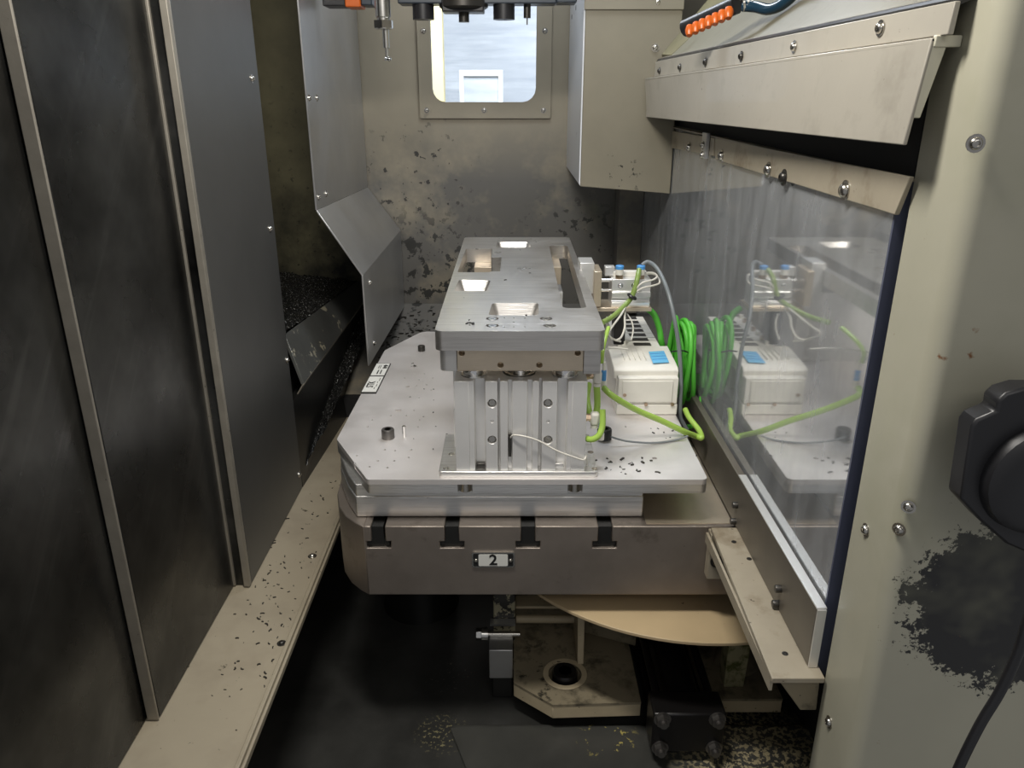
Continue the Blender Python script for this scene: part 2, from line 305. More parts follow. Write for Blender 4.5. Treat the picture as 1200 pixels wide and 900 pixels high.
def bolt(parent, p, n, r, kind='dome', m='bolt', name='bolt', label=None):
    key = kind + m
    if key not in HM: HM[key] = head_mesh(kind, m)
    o = bpy.data.objects.new(name, HM[key]); sc.collection.objects.link(o); W[o.name] = Vector(p)
    o.parent = parent; o.location = Vector(p) - (W[parent.name] if parent else Vector()); o.scale = (r, r, r); o.rotation_euler = unit(n).to_track_quat('Z', 'Y').to_euler()
    if label: o['label'] = label
    return o
def text(name, s, size, loc, rot, parent, m='ink', ext=.0002):
    cu = bpy.data.curves.new('t', 'FONT'); cu.body = s; cu.size = size; cu.align_x = 'CENTER'; cu.align_y = 'CENTER'; cu.extrude = ext; cu.offset = size * .02
    t = bpy.data.objects.new('t', cu); sc.collection.objects.link(t); bpy.context.view_layer.update()
    me = bpy.data.meshes.new_from_object(t.evaluated_get(bpy.context.evaluated_depsgraph_get())); bpy.data.objects.remove(t); me.materials.clear(); me.materials.append(M[m]); me.name = name
    o = bpy.data.objects.new(name, me); sc.collection.objects.link(o); o.parent = parent; o.location = Vector(loc) - W[parent.name]; o.rotation_euler = rot; return o

# ================================================================ SETTING
S = lambda o: tag(o, kind='structure')
BWY = 1.866
WX0, WX1, WZ0, WZ1 = -.180, .0545, 1.4745, 1.76
S(MB().plate(rect(-.62, .60, .62, 2.0), [rpoly(rect(WX0, WZ0, WX1, WZ1), .03)], BWY, BWY + .02, 'y').build('wall_back', 'wall'))
S(MB().box(-1.1, .2, .56, 1.0, 1.9, .60).build('floor', 'floor'))
S(MB().box(-.64, .2, .60, -.62, 1.9, 2.0).build('wall_left', 'void'))
S(MB().box(.44, .66, .60, .46, 1.9, 2.0).build('wall_right', 'void'))
S(MB().box(-.62, .35, 2.0, .62, 1.9, 2.02).build('ceiling', 'box_paint'))
# sloping foot of the back wall
S(MB().slab([(-.42, 1.866, 1.006), (.32, 1.866, 1.006), (.32, 1.56, .885), (-.42, 1.56, .885)], (0, -.3, -1), .012).build('trim_1', 'wall'))
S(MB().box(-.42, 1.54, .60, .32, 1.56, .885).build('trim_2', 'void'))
# window of the back wall
wn = thing('window_1', (-.063, BWY, 1.44), 'small rounded window in the tan back wall, pale daylight behind it', 'window', kind='structure')
fx0, fx1, fz0, fz1 = -.2085, .0875, 1.4405, 1.80
MB().plate(rpoly(rect(fx0, fz0, fx1, fz1), .004), [rpoly(rect(WX0 + .001, WZ0 + .001, WX1 - .001, WZ1), .03)], BWY - .007, BWY - .0005, 'y').build('window_frame', 'wall', wn, .001)
MB().plate(rpoly(rect(WX0 - .004, WZ0 - .004, WX1 + .004, WZ1 + .004), .03), (), BWY + .022, BWY + .028, 'y').build('pane', 'pane', wn)
for x in (-.193, -.063, .071): bolt(wn, (x, BWY - .007, 1.458), (0, -1, 0), .0042)
for x in (-.194, .072): bolt(wn, (x, BWY - .007, 1.622), (0, -1, 0), .0042)
# outside, seen through the window
S(MB().box(-2.2, 5.0, -.2, 2.2, 5.1, 4.2).build('wall_outside', 'outside'))
S(MB().box(-2.2, 3.0, -.24, 2.2, 5.0, -.20).build('floor_outside', 'outside'))
tag(MB().box(-.455, 4.2, -.2, -.345, 4.3, 2.8).build('yellow_post', 'yellow', bevel=.005), 'yellow post outside, seen through the window', 'post')
oc = thing('outside_cabinet', (-.17, 4.5, -.2), 'white framed cabinet outside, low in the window view', 'cabinet')
zc_ = AY(565, 82, 4.5).z
MB().plate(rect(-.285, .0, -.050, zc_), [rect(-.262, .04, -.073, zc_ - .03)], 4.5, 4.56, 'y').build('frame', 'outside_white', oc)
MB().box(-.265, 4.52, -.2, -.070, 4.62, zc_ - .028).build('body', 'outside', oc)

# ---- left sill
sl = MB().box(-.46, .22, .834, -.2829, 1.56, .84); sl.box(-.2885, .22, .84, -.2829, 1.56, .8440); sl.box(-.2829, .22, .832, -.2790, 1.56, .8405); sl.box(-.46, .22, .60, -.44, 1.56, .834)
sl = S(sl.build('trim_3', 'cream_sill', bevel=.0012))
bolt(sl, AZ(366, 652, .84), (0, 0, 1), .0045); bolt(sl, AZ(330, 754, .84), (0, 0, 1), .004, 'dome', 'bolt_dark')
S(MB().box(-.62, .22, .60, -.60, 1.56, .815).build('trim_4', 'void'))

# ================================================================ LEFT DOOR PANELS
def panel(name, x, y0, y1, t, m, label, zb=.842, edge=None):
    r = thing(name, (x - t / 2, (y0 + y1) / 2, zb), label, 'guard panel')
    MB().box(x - t, y0 + .002, zb, x, y1, 1.98).build('sheet', m, r, .0008)
    return r
p1 = panel('sliding_guard_panel', -.4095, .22, .69, .012, 'door', 'dark smeared steel door panel nearest the camera at far left')
p2 = panel('sliding_guard_panel', -.3955, .6795, .938, .012, 'door', 'dark smeared steel door panel between the two pale edge strips')
MB().box(-.4075, .6765, .842, -.3950, .6797, 1.98).build('edge_strip', 'strip', p2, .0008)['label'] = 'pale grey edge strip'
p3 = panel('sliding_guard_panel', -.3720, .934, 1.222, .010, 'door_plain', 'plain grey steel door panel, farthest of the three, with screws on its far edge')
MB().box(-.4005, .927, .842, -.3925, .9335, 1.98).build('edge_strip', 'strip', p3, .0008)
MB().box(-.3925, .931, .842, -.3800, .9335, 1.98).build('channel', 'door', p3)
MB().box(-.3800, .925, .842, -.3715, .9337, 1.98).build('edge_strip', 'strip', p3, .0008)
for (x, y) in ((295, 92), (316, 268), (336, 422), (350, 556)):
    q = AX(x, y, -.372); bolt(p3, (-.372, min(q.y, 1.216), q.z), (1, 0, 0), .0042)

# ================================================================ LEFT STEEL COVER AND CHIP TROUGH
cv = thing('bent_steel_cover', (-.30, 1.6, 1.0), 'brushed steel cover with a sloping knee against the back left corner', 'cover')
t = .003; Y0, Y1 = 1.362, 1.862
MB().slab([(-.338, Y0, 1.306), (-.338, Y1, 1.288), (-.338, Y1, 2.0), (-.338, Y0, 2.0)], (-1, 0, 0), t).build('upper_sheet', 'steel_cover', cv, .0006)
MB().slab([(-.338, Y0, 1.306), (-.338, Y1, 1.288), (-.266, Y1, 1.188), (-.266, Y0, 1.192)], (-1, 0, -.7), t).build('sloping_sheet', 'steel_cover', cv, .0006)
MB().slab([(-.266, Y0, 1.192), (-.266, Y1, 1.188), (-.266, Y1, 1.0), (-.266, Y0, 1.02)], (-1, 0, 0), t).build('lower_sheet', 'steel_cover', cv, .0006)
for (x, y) in ((362, 115), (371, 115)): bolt(cv, AX(x, y, -.338), (1, 0, 0), .0040)
for (x, y) in ((373, 231), (382, 227)): bolt(cv, AX(x, y, -.338), (1, 0, 0), .0040)
for (x, y) in ((433, 331), (438, 402)): bolt(cv, AX(x, y, -.266), (1, 0, 0), .0040)
S(MB().box(-.62, 1.85, .84, -.342, 1.865, 2.0).build('wall_recess', 'olive'))
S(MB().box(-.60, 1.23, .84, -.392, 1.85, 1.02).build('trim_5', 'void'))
tr = thing('chip_trough_lip', (-.37, 1.4, 1.0), 'dark sloping trough lip with peeling cream paint patches', 'trough')
b0 = AX(346, 464, -.352); b1 = AX(432, 345, -.345); t0 = AX(334, 392, -.385); t1 = AX(424, 326, -.372)
b0.y = max(b0.y, 1.2275); t0.y = max(t0.y, 1.2275)
MB().slab([b0, b1, t1, t0], (-1, 0, -.5), .006).build('sloping_face', 'peeled', tr, .0008)
MB().slab([b0 + Vector((0, 0, -.001)), b1 + Vector((0, 0, -.001)), b1 + Vector((-.012, 0, -.02)), b0 + Vector((-.012, 0, -.02))], (-1, 0, 0), .003).build('rolled_edge', 'strip', tr, .0008)
def chipbed(name, c00, c10, c11, c01, nx, ny, amp, m='chips'):
    mb = MB(); vs = []; fs = []; c00, c10, c11, c01 = map(Vector, (c00, c10, c11, c01))
    for j in range(ny + 1):
        for i in range(nx + 1):
            u, v = i / nx, j / ny; p = c00.lerp(c10, u).lerp(c01.lerp(c11, u), v)
            vs.append(p + Vector((random.uniform(-1, 1) * .001, random.uniform(-1, 1) * .001, (noise.noise(p * 40) * .9 + random.uniform(-1, 1) * .5) * amp)))
    for j in range(ny):
        for i in range(nx): a = j * (nx + 1) + i; fs.append((a, a + 1, a + nx + 2, a + nx + 1))
    o = mb.add(vs, fs).build(name, m, ang=10); return o
zf = AY(360, 318, 1.84).z
tag(chipbed('metal_chips', (-.60, 1.225, t0.z - .004), t0 + Vector((-.002, 0, .002)), (t1.x - .003, 1.848, t1.z + .003), (-.60, 1.848, zf), 90, 160, .005), 'bed of wet black metal chips filling the trough behind the lip', 'metal chips', kind='stuff')
tag(chipbed('metal_chips', (-.376, 1.225, .86), (-.355, 1.36, .90), (-.33, 1.86, 1.0), (-.42, 1.86, 1.06), 30, 120, .006), 'black metal chips clinging below the trough lip above the sill', 'metal chips', kind='stuff')
S(MB().hexa([(-.384, 1.225, .84), (-.372, 1.225, .84), (-.34, 1.86, .84), (-.384, 1.86, .84)], [(-.384, 1.225, 1.0), (-.376, 1.225, 1.0), (-.366, 1.86, 1.06), (-.384, 1.86, 1.06)]).build('trim_6', 'dark'))

# ================================================================ PALLET STACK
PZ0, PZ1, PY = .863, .969, .8777
pl = thing('machine_pallet', (.03, 1.15, PZ0), 'thick brown-grey cast iron pallet with T-slots and a number 2 plate', 'pallet')
prof = [(-.1935, PZ0), (.2911, PZ0), (.2911, PZ1)]
for cx in (.1218, .0210, -.0788, -.1750):
    n_, h_ = .0092, .0160
    prof += [(cx + n_, PZ1), (cx + n_, .9465), (cx + h_, .9465), (cx + h_, .936), (cx - h_, .936), (cx - h_, .9465), (cx - n_, .9465), (cx - n_, PZ1)]
prof = [p for p in prof]; prof += [(-.1935, PZ1)]
prof = [(max(p[0], -.1935), p[1]) for p in prof[:-2]] if False else prof
# remove duplicates produced by the clamp
pp = []
for p in prof:
    if not pp or (Vector(p) - Vector(pp[-1])).length > 1e-6: pp.append(p)
body = MB().plate(pp, (), PY, 1.42, 'y')
arc = [(-.1932, PY), (-.206, .888), (-.222, .905), (-.236, .930), (-.246, .965), (-.2495, 1.01), (-.2495, 1.25), (-.235, 1.36), (-.1932, 1.42)]
body.plate(arc, (), PZ0, PZ1 - .0005)
body.build('body', 'pallet', pl, .0012)
# black blocks that paint the shade inside the T-slots
for cx in (.1218, .0210, -.0788, -.1775): MB().box(cx - .0088, PY + .005, .9370, cx + .0088, 1.40, .966).box(cx - .0156, PY + .006, .9364, cx + .0156, 1.40, .9460).build('slot_shade', 'dark', pl)
np_ = MB().plate(rpoly(rect(-.0530, .9080, .0035, .9310), .003), (), PY - .0022, PY, 'y').build('number_plate', 'steel_bright', pl)
MB().plate(rpoly(rect(-.0512, .9098, .0017, .9292), .002), (), PY - .0026, PY - .0020, 'y').build('black_field', 'ink', np_)
MB().plate(rpoly(rect(-.0442, .9106, -.0055, .9284), .0015), (), PY - .0031, PY - .0024, 'y').build('white_field', 'label_white', np_)
text('numeral', '2', .0225, (-.0248, PY - .0033, .9194), (math.pi / 2, 0, 0), np_)
for x in (-.0477, -.0019): bolt(np_, (x, PY - .0026, .9195), (0, -1, 0), .0020)
# bright machined pad on the pallet, right of the sub plate
MB().box(.176, .884, PZ1, .2890, 1.2, PZ1 + .0008).build('bare_pad', 'warm_steel', pl)

SY = .9015
sp = MB(); spo = [(-.2062, SY), (.1735, SY), (.1735, 1.40), (-.15, 1.42), (-.215, 1.34), (-.249, 1.20), (-.2505, 1.03), (-.243, .985), (-.2215, .930)]
sp.plate(spo, (), .9695, 1.000); sp.plate([(x * .996, y + .0012) for x, y in spo], (), .999, 1.0172)
tag(sp.build('sub_plate', 'alu', bevel=.0015), 'bright aluminium sub plate lying on the cast iron pallet', 'plate')

BZ0, BZ1, BY = 1.0176, 1.0372, .8784
bp = thing('fixture_base_plate', (.0, 1.15, BZ0), 'wide octagonal milled aluminium base plate carrying the clamping fixture', 'plate')
out = rpoly([(-.1842, BY), (.2496, BY), (.2496, 1.50), (-.1845, 1.5257), (-.2425, 1.4017), (-.2486, 1.0004)], [.006, .008, .02, .02, .02, .010])
holes = []
def hol(px, py, r): p = AZ(px, py, BZ1); holes.append(circ(p.x, p.y, r, 8 if r < .003 else 16)); return p
for q in [(436, 492), (431, 500), (443, 540), (418, 534), (416, 543), (454, 563 - 15), (433, 547), (451, 527), (463, 528), (482, 527), (479, 536), (474, 443), (491, 445), (497, 438), (488, 452),
          (500, 451), (507, 443), (491, 466), (505, 457), (458, 487), (476, 487), (485, 481), (492, 492), (490, 500), (462, 540), (733, 500), (765, 538 - 20), (748, 470)]:
    p = AZ(*q, BZ1)
    if all((Vector(c[0]) - Vector((p.x, p.y))).length > .009 for c in holes): hol(q[0], q[1], .0017)
for q in [(467, 481, .0050), (478, 453, .0036), (486, 429, .0042), (767, 537, .0034)]: hol(*q)
MB().plate(out, holes, 1.0300, BZ1).build('top_layer', 'alu_plate', bp, .0010)
low = [p for p in out]
notch = lambda x: [(x - .0095, BY), (x - .0095, BY + .004), (x - .006, BY + .009), (x, BY + .011), (x + .006, BY + .009), (x + .0095, BY + .004), (x + .0095, BY)]
i0 = [i for i, p in enumerate(low) if abs(p[1] - BY) < 1e-4 and p[0] < 0][-1]
nx_ = [AY(545, 572, BY).x, AY(674, 572, BY).x]
low = low[:i0 + 1] + notch(nx_[0]) + notch(nx_[1]) + low[i0 + 1:]
MB().plate(low, (), BZ0, 1.0300).build('bottom_layer', 'alu', bp)
for x in nx_: MB().cyl((x, BY + .010, BZ0 + .0004), (x, BY + .010, 1.0290), .0085, 20).build('clamp_screw', 'bolt', bp)
def clear(name, px, py, r, kind, m, label, cat, h=None):
    p = AZ(px, py, BZ1)
    o = bolt(None, p, (0, 0, 1), r, kind, m, name); return tag(o, label, cat)
clear('cap_screw', 455, 513, .0092, 'cap', 'bolt_grey', 'large grey socket cap screw standing left on the base plate beside a pin', 'screw')
clear('cap_screw', 494, 411, .0068, 'cap', 'bolt_dark', 'black socket cap screw at the rear left edge of the base plate', 'screw')
clear('cap_screw', 708, 514, .0105, 'cap', 'black_plastic', 'black round cap screw on the base plate right of the front cylinder', 'screw')
p = AZ(474, 512, BZ1); tag(MB().lathe(p, (0, 0, 1), [(0, .0028), (.0165, .0028), (.0175, .002)], 14).build('dowel_pin', 'chrome'), 'short bright dowel pin beside the large grey cap screw', 'pin')
# label plate on the left edge
q = [AZ(423, 461.5, BZ1), AZ(441, 461.5, BZ1), AZ(458, 427, BZ1), AZ(441.5, 427, BZ1)]
lp = thing('label_plate', (q[0] + q[2]) / 2, 'white printed label plate on the left edge of the base plate', 'label')
MB().slab(q, (0, 0, 1), .0022).build('backing', 'ink', lp)
c = (q[0] + q[1] + q[2] + q[3]) / 4; ex = (q[1] - q[0]).normalized(); ey = (q[3] - q[0])
for (a, b_) in ((.02, .52), (.56, .98)):
    qq = [q[0] + ey * a + (q[1] - q[0]) * .03, q[1] + (q[2] - q[1]) * a - (q[1] - q[0]) * .04, q[1] + (q[2] - q[1]) * b_ - (q[1] - q[0]) * .04, q[0] + ey * b_ + (q[1] - q[0]) * .03]
    MB().slab([v + Vector((0, 0, .0022)) for v in qq], (0, 0, 1), .0004).build('printed_field', 'label_white', lp)
ry = math.atan2(ey.y, ey.x)
def lpos(u, v): return q[0] + (q[1] - q[0]) * u + ey * v + Vector((0, 0, .0027))
text('lettering', 'STK', .0165, lpos(.40, .25), (0, 0, ry), lp)
mbk = MB()
for u0, v0, u1, v1 in ((.72, .10, .76, .16), (.78, .18, .82, .26), (.74, .30, .78, .34), (.80, .36, .84, .46), (.30, .80, .34, .92), (.42, .80, .46, .92), (.38, .60, .46, .74), (.60, .60, .68, .74), (.62, .80, .92, .84), (.62, .87, .92, .91), (.70, .80, .78, .93)):
    a_, b2, c_, d_ = lpos(u0, v0), lpos(u1, v0), lpos(u1, v1), lpos(u0, v1); mbk.slab([a_, b2, c_, d_], (0, 0, 1), .0002)
mbk.build('printed_marks', 'ink', lp)

# ================================================================ FRONT GUIDED CYLINDER
CZ0, CZ1, CY = 1.0452, 1.1669, .888
gc = thing('guided_cylinder', (.01, .93, BZ1), 'grey aluminium guided cylinder with vertical grooves under the top plate, front', 'cylinder')
fl = MB().plate(rpoly(rect(-.0935, .8845, .1095, 1.0), .004), (), BZ1, CZ0).build('mounting_flange', 'alu', gc, .0008)
X = lambda z: (z / 4.5 - 100) * .001068
d0 = 0; steps = [(150, 224, 0), (224, 252, .0012), (258, 306, .0120), (312, 374, .0), (378, 388, .0130), (388, 428, .0006), (430, 450, .0070), (452, 528, .0006), (532, 556, .0070), (558, 590, .0006), (592, 606, .0130), (608, 684, .0), (690, 738, .0120), (742, 766, .0012), (766, 840, 0)]
front = []
for a, b_, d in steps: front += [(X(a), CY + d), (X(b_), CY + d)]
bo = front + [(X(840), .955), (X(150), .955)]
cb = MB().plate(bo, (), CZ0, CZ1).build('body', 'alu_matte', gc, .0005, seg=1)
ct = MB()
hs = [(345, 328), (640, 328), (345, 520), (640, 520)]
for zx, zy in hs: q = AY(500 + zx / 4.5, 400 + zy / 4.5, CY); ct.cyl((q.x, CY - .01, q.z), (q.x, CY + .009, q.z), .0058, 20)
for zx, zy in ((345, 422), (640, 422)): q = AY(500 + zx / 4.5, 400 + zy / 4.5, CY); ct.cyl((q.x, CY - .01, q.z), (q.x, CY + .003, q.z), .0021, 12)
ct.cyl((.0095, .925, CZ1 - .004), (.0095, .925, CZ1 + .02), .0215, 32)
cut(cb, ct)
for zx, zy in hs: q = AY(500 + zx / 4.5, 400 + zy / 4.5, CY); bolt(gc, (q.x, CY + .009, q.z), (0, -1, 0), .0044, 'cap', 'bolt')
for px_, ww in ((555, .0125), (609.5, .0085), (662, .0125)):
    q = AY(px_, 440, .915); MB().lathe((q.x, .915, CZ1 - .012), (0, 0, 1), [(0, ww), (.01, ww), (.0262, ww)], 28).build('piston_rod' if ww < .01 else 'guide_rod', 'chrome', gc)
    if ww > .01: MB().lathe((q.x, .915, CZ1), (0, 0, 1), [(0, ww + .004), (.0015, ww + .0035), (.0015, ww)], 28).build('bearing_ring', 'steel_bright', gc)
MB().plate(circ(.0095, .925, .020, 28), [circ(.0095, .925, .0155, 28)], CZ1 - .0035, CZ1 + .0012).build('retaining_ring', 'bolt', gc)
for zx, zy in ((285, 662), (702, 664)):
    q = AY(500 + zx / 4.5, 400 + zy / 4.5, CY); MB().box(q.x - .0052, CY + .004, CZ0, q.x + .0052, CY + .0118, CZ0 + .0075).build('slot_stop', 'bolt_dark' if zx < 400 else 'alu', gc, .0005)
MB().box(X(432), CY + .001, 1.064, X(447), CY + .005, 1.096).build('reed_sensor', 'bolt_dark', gc, .0006)
for q in ((523, 549), (529, 532), (697, 549.5), (692, 530)): bolt(gc, AZ(q[0], q[1], CZ0), (0, 0, 1), .0042, 'flat', 'bolt')
# narrow guide blocks just behind, left side
sb = thing('support_column', (-.075, .98, BZ1), 'slim grey aluminium column just behind the left side of the front cylinder', 'column')
MB().box(-.0785, .958, BZ1, -.0655, 1.02, 1.100).build('lower_block', 'alu_matte', sb, .0006); MB().box(-.0775, .960, 1.100, -.0655, 1.015, 1.1805).build('upper_block', 'alu', sb, .0006)

# ================================================================ BRACKET AND TOP PLATE
br = thing('spacer_block', (.01, .93, 1.1813), 'warm-toned ground steel spacer block between the cylinder rods and the top plate', 'block')
b_ = MB().box(-.0662, .885, 1.1813, .0860, .965, 1.2122).build('block', 'warm_steel', br, .0008)
ct = MB()
for px_, py_ in ((541, 414), (586.5, 428), (632, 428), (677, 414)): q = AY(px_, py_, .885); ct.cyl((q.x, .87, q.z), (q.x, .897, q.z), .0033, 18)
cut(b_, ct)
MB().plate(rpoly(rect(-.0880, .891, -.0668, .935), [.008, 0, 0, .002]), (), 1.1790, 1.2100).build('side_block', 'alu_matte', br, .0006)
MB().box(.0868, .889, 1.1760, .1075, .935, 1.2120).build('side_block', 'steel_plate', br, .0006)
TZ0, TZ1, TY0, TY1 = 1.2124, 1.2366, .870, 1.4903
tp = thing('top_plate', (.01, 1.18, TZ0), 'long ground steel top plate with machined pockets, highest part of the fixture', 'plate')
def poly_on(pts, r, seg=3): return rpoly([tuple(AZ(x, y, TZ1))[:2] for x, y in pts], r, seg)
hl = [poly_on([(536, 319), (546, 291.5), (577, 291.5), (575.5, 302), (588, 301), (586, 318), (575, 318), (574, 319)][::-1], .003),
      poly_on([(532, 341), (538, 328), (575, 328.5), (571, 341)][::-1], .005),
      poly_on([(572, 369.5), (577, 355), (631, 355), (631, 369.5)][::-1], .006),
      poly_on([(581, 290), (583, 283.5), (620, 283.5), (622, 290)][::-1], .005),
      poly_on([(643.5, 288), (665, 287.5), (687.5, 361), (659.5, 361)][::-1], .008)]
ctr = [(577, 373.3), (577, 381.5), (640, 373.3), (644, 381.5)]
for x, y in ctr: p = AZ(x, y, TZ1); hl.append(circ(p.x, p.y, .0078, 18))
for x in (591, 602, 615):
    for y in (372.5, 377.5, 383): 
        if (x, y) in ((591, 377.5), (615, 377.5)): continue
        p = AZ(x, y, TZ1); hl.append(circ(p.x, p.y, .0014, 8))
for x, y in ((585, 279.8), (590, 279.8), (622, 280), (627, 281.3), (584, 282), (628, 283.5)): p = AZ(x, y, TZ1); hl.append(circ(p.x, p.y, .0022, 8))
MB().plate(rpoly(rect(-.0910, TY0, .1098, TY1), .009, 5), hl, TZ0, TZ1, taper={1: .68, 2: .70, 3: .66}).build('plate', 'steel_plate', tp, .0009)
for x, y in ctr: p = AZ(x, y, TZ1); bolt(tp, (p.x, p.y, TZ1 - .0085), (0, 0, 1), .0056, 'cap', 'steel_bright')
# rear support under the plate
rs = thing('rear_cylinder', (.01, 1.38, BZ1), 'second grey cylinder carrying the rear end under the top plate, seen through its pockets', 'cylinder')
MB().box(-.07, 1.34, BZ1, .09, 1.42, 1.166).build('body', 'alu_matte', rs, .001); MB().box(-.066, 1.335, 1.1813, .086, 1.42, 1.2122).build('cross_block', 'warm_steel', rs, .001)
for x in (-.04, .0095, .06): MB().cyl((x, 1.38, 1.160), (x, 1.38, 1.185), .011, 20).build('guide_rod', 'chrome', rs)

# ================================================================ RIGHT SIDE OF THE FIXTURE
# small pneumatic gripper
gy = 1.20
def g(px, py, Y=gy): return AY(px, py, Y)
a, b2 = g(717.5, 327.5), g(761, 360)
gp = thing('pneumatic_gripper', ((a.x + b2.x) / 2, gy + .02, b2.z), 'small pale pneumatic cylinder with two blue push fittings beside the top plate', 'cylinder')
m_ = g(717, 342)
prof = [(gy, b2.z), (gy + .04, b2.z), (gy + .04, a.z), (gy, a.z), (gy, m_.z + .001), (gy - .004, m_.z), (gy - .004, m_.z - .008), (gy + .001, m_.z - .010), (gy + .001, m_.z - .015), (gy - .003, m_.z - .017)]
MB().plate(prof, (), a.x, b2.x, 'x').build('body', 'white_alu', gp, .0006)
for px_ in (727, 743): q = g(px_, 334.5); bolt(gp, (q.x, gy, q.z), (0, -1, 0), .0030, 'dome', 'chrome')
for py_ in (331, 342.5): q = g(704, py_); MB().cyl((q.x, gy + .015, q.z), (a.x + .002, gy + .015, q.z), .0026, 12).build('rod', 'chrome', gp)
q = g(697, 310); q2 = g(703, 361)
MB().box(q.x - .001, gy - .01, q2.z + .005, q2.x, gy + .045, q.z - .009).build('pusher_plate', 'warm_steel', gp, .0006)
MB().box(g(690, 0).x, gy + .004, g(0, 345).z, q.x, gy + .05, g(0, 309).z).build('pusher_pad', 'white_alu', gp, .0006)
q = g(711, 316); MB().box(q.x, gy + .02, a.z + .001, a.x + .006, gy + .036, q.z).build('end_block', 'white_alu', gp, .0006)
MB().box(a.x + .004, gy + .018, a.z, b2.x - .004, gy + .034, a.z + .008).build('valve_strip', 'white_plastic', gp, .0006)
for px_ in (726.5, 751.5):
    q = g(px_, 325); c0 = (q.x, gy + .008, a.z)
    MB().lathe(c0, (0, 0, 1), [(0, .0060), (.006, .0060), (.006, .0045), (.007, .0045)], 16).build('fitting_base', 'brass', gp)
    MB().lathe((q.x, gy + .008, a.z + .006), (0, 0, 1), [(0, .0062), (.009, .0062)], 18).build('fitting_body', 'white_plastic', gp)
    MB().lathe((q.x, gy + .008, a.z + .015), (0, 0, 1), [(0, .0066), (.005, .0066), (.006, .0050)], 18).build('release_ring', 'blue', gp)
bq = g(702, 361); bq2 = g(763, 366)
MB().box(bq.x - .003, gy - .004, b2.z - .006, bq2.x, gy + .05, b2.z).build('carrier_plate', 'warm_steel', gp, .0006)
q = g(728, 380); MB().box(q.x - .010, gy + .005, 1.1125, q.x + .008, gy + .04, b2.z - .0065).build('post', 'black_metal', gp, .001)
# valve manifold: front end block
mz0 = BZ1 + .0005
f0 = AZ(722, 486, mz0); f1 = AZ(793, 486, mz0); fy = f0.y
vm = thing('valve_manifold', ((f0.x + f1.x) / 2, fy + .1, BZ1), 'off-white valve manifold with a blue window, on the right of the base plate', 'valve')
zt = AY(750, 443, fy).z; zt0 = AY(750, 434, fy + .012).z
MB().box(f0.x, fy, mz0, f1.x, fy + .050, AY(750, 474, fy).z).build('foot_block', 'white_plastic', vm, .0012)
z1 = AY(750, 474, fy).z
MB().box(f0.x + .001, fy - .0006, z1 + .0008, f1.x - .001, fy + .055, zt).build('end_cover', 'white_plastic', vm, .0016)
MB().box(f0.x + .007, fy - .0022, z1 + .004, f1.x - .009, fy, zt - .004).build('cover_panel', 'white_plastic', vm, .0014)
for q_ in ((732, 463), (757, 474), (788, 474)): q = AY(*q_, fy - .002); MB().lathe((q.x, fy - .0012, q.z), (0, -1, 0), [(0, .0028), (.0016, .0028), (.0016, .0015)], 12).build('screw', 'brass', vm)
tzt = AY(750, 428, fy + .03).z + .003
yb0 = fy + .012; ybk = AZ(750, 408, tzt).y
ux0 = AZ(716, 420, tzt).x; ux1 = AZ(788, 420, tzt).x
MB().box(ux0 + .004, yb0, mz0, ux0 + .02, ybk + .02, tzt - .012).build('side_wall', 'white_plastic', vm, .001)
MB().plate([(yb0, zt - .006), (ybk, zt - .006), (ybk, tzt + .004), (yb0 + .025, tzt), (yb0 + .006, tzt - .002), (yb0, tzt - .006)], (), ux0, ux1 + .002, 'x').build('upper_cover', 'white_plastic', vm, .0014)
q = [AZ(760, 413, tzt + .0035), AZ(778, 412, tzt + .0035), AZ(784, 425, tzt + .001), AZ(765, 426, tzt + .001)]
MB().slab([q[3], q[2], q[1], q[0]], (0, 0, 1), .0016).build('indicator_window', 'cyan', vm, .0005)
for k in (.25, .5, .75):
    c0_ = q[3].lerp(q[0], k); c1_ = q[2].lerp(q[1], k); MB().slab([c0_ + Vector((.001, 0, .0016)), c1_ + Vector((-.001, 0, .0016)), c1_ + Vector((-.001, .0012, .0016)), c0_ + Vector((.001, .0012, .0016))], (0, 0, 1), .0006).build('window_bar', 'blue', vm)
for k in range(5):
    q = AZ(730 + k * 6.2, 419, tzt); MB().box(q.x, yb0 + .03, tzt + .0005, q.x + .0009, ybk - .003, tzt + .0038).build('cover_rib', 'white_plastic', vm)
# valve bank running back
bx0 = AZ(722, 400, tzt).x; bx1 = bx0 + .068
vb = thing('valve_bank', ((bx0 + bx1) / 2, ybk + .12, BZ1), 'row of off-white valve stations with dark square ports behind the manifold', 'valve', kind=None)
yy = ybk + .004; k = 0
while k < 7:
    MB().box(bx0, yy + .001, BZ1 + .0006, bx1, yy + .0245, tzt + .001).build('valve_station', 'white_plastic', vb, .001)
    MB().box(bx0 + .026, yy + .005, tzt + .001, bx0 + .054, yy + .020, tzt + .0018).build('dark_port', 'bolt_grey', vb)
    MB().cyl((bx0 + .010, yy + .012, tzt + .001), (bx0 + .010, yy + .012, tzt + .008), .004, 12).build('push_fitting', 'brass' if k % 2 else 'white_plastic', vb)
    yy += .026; k += 1
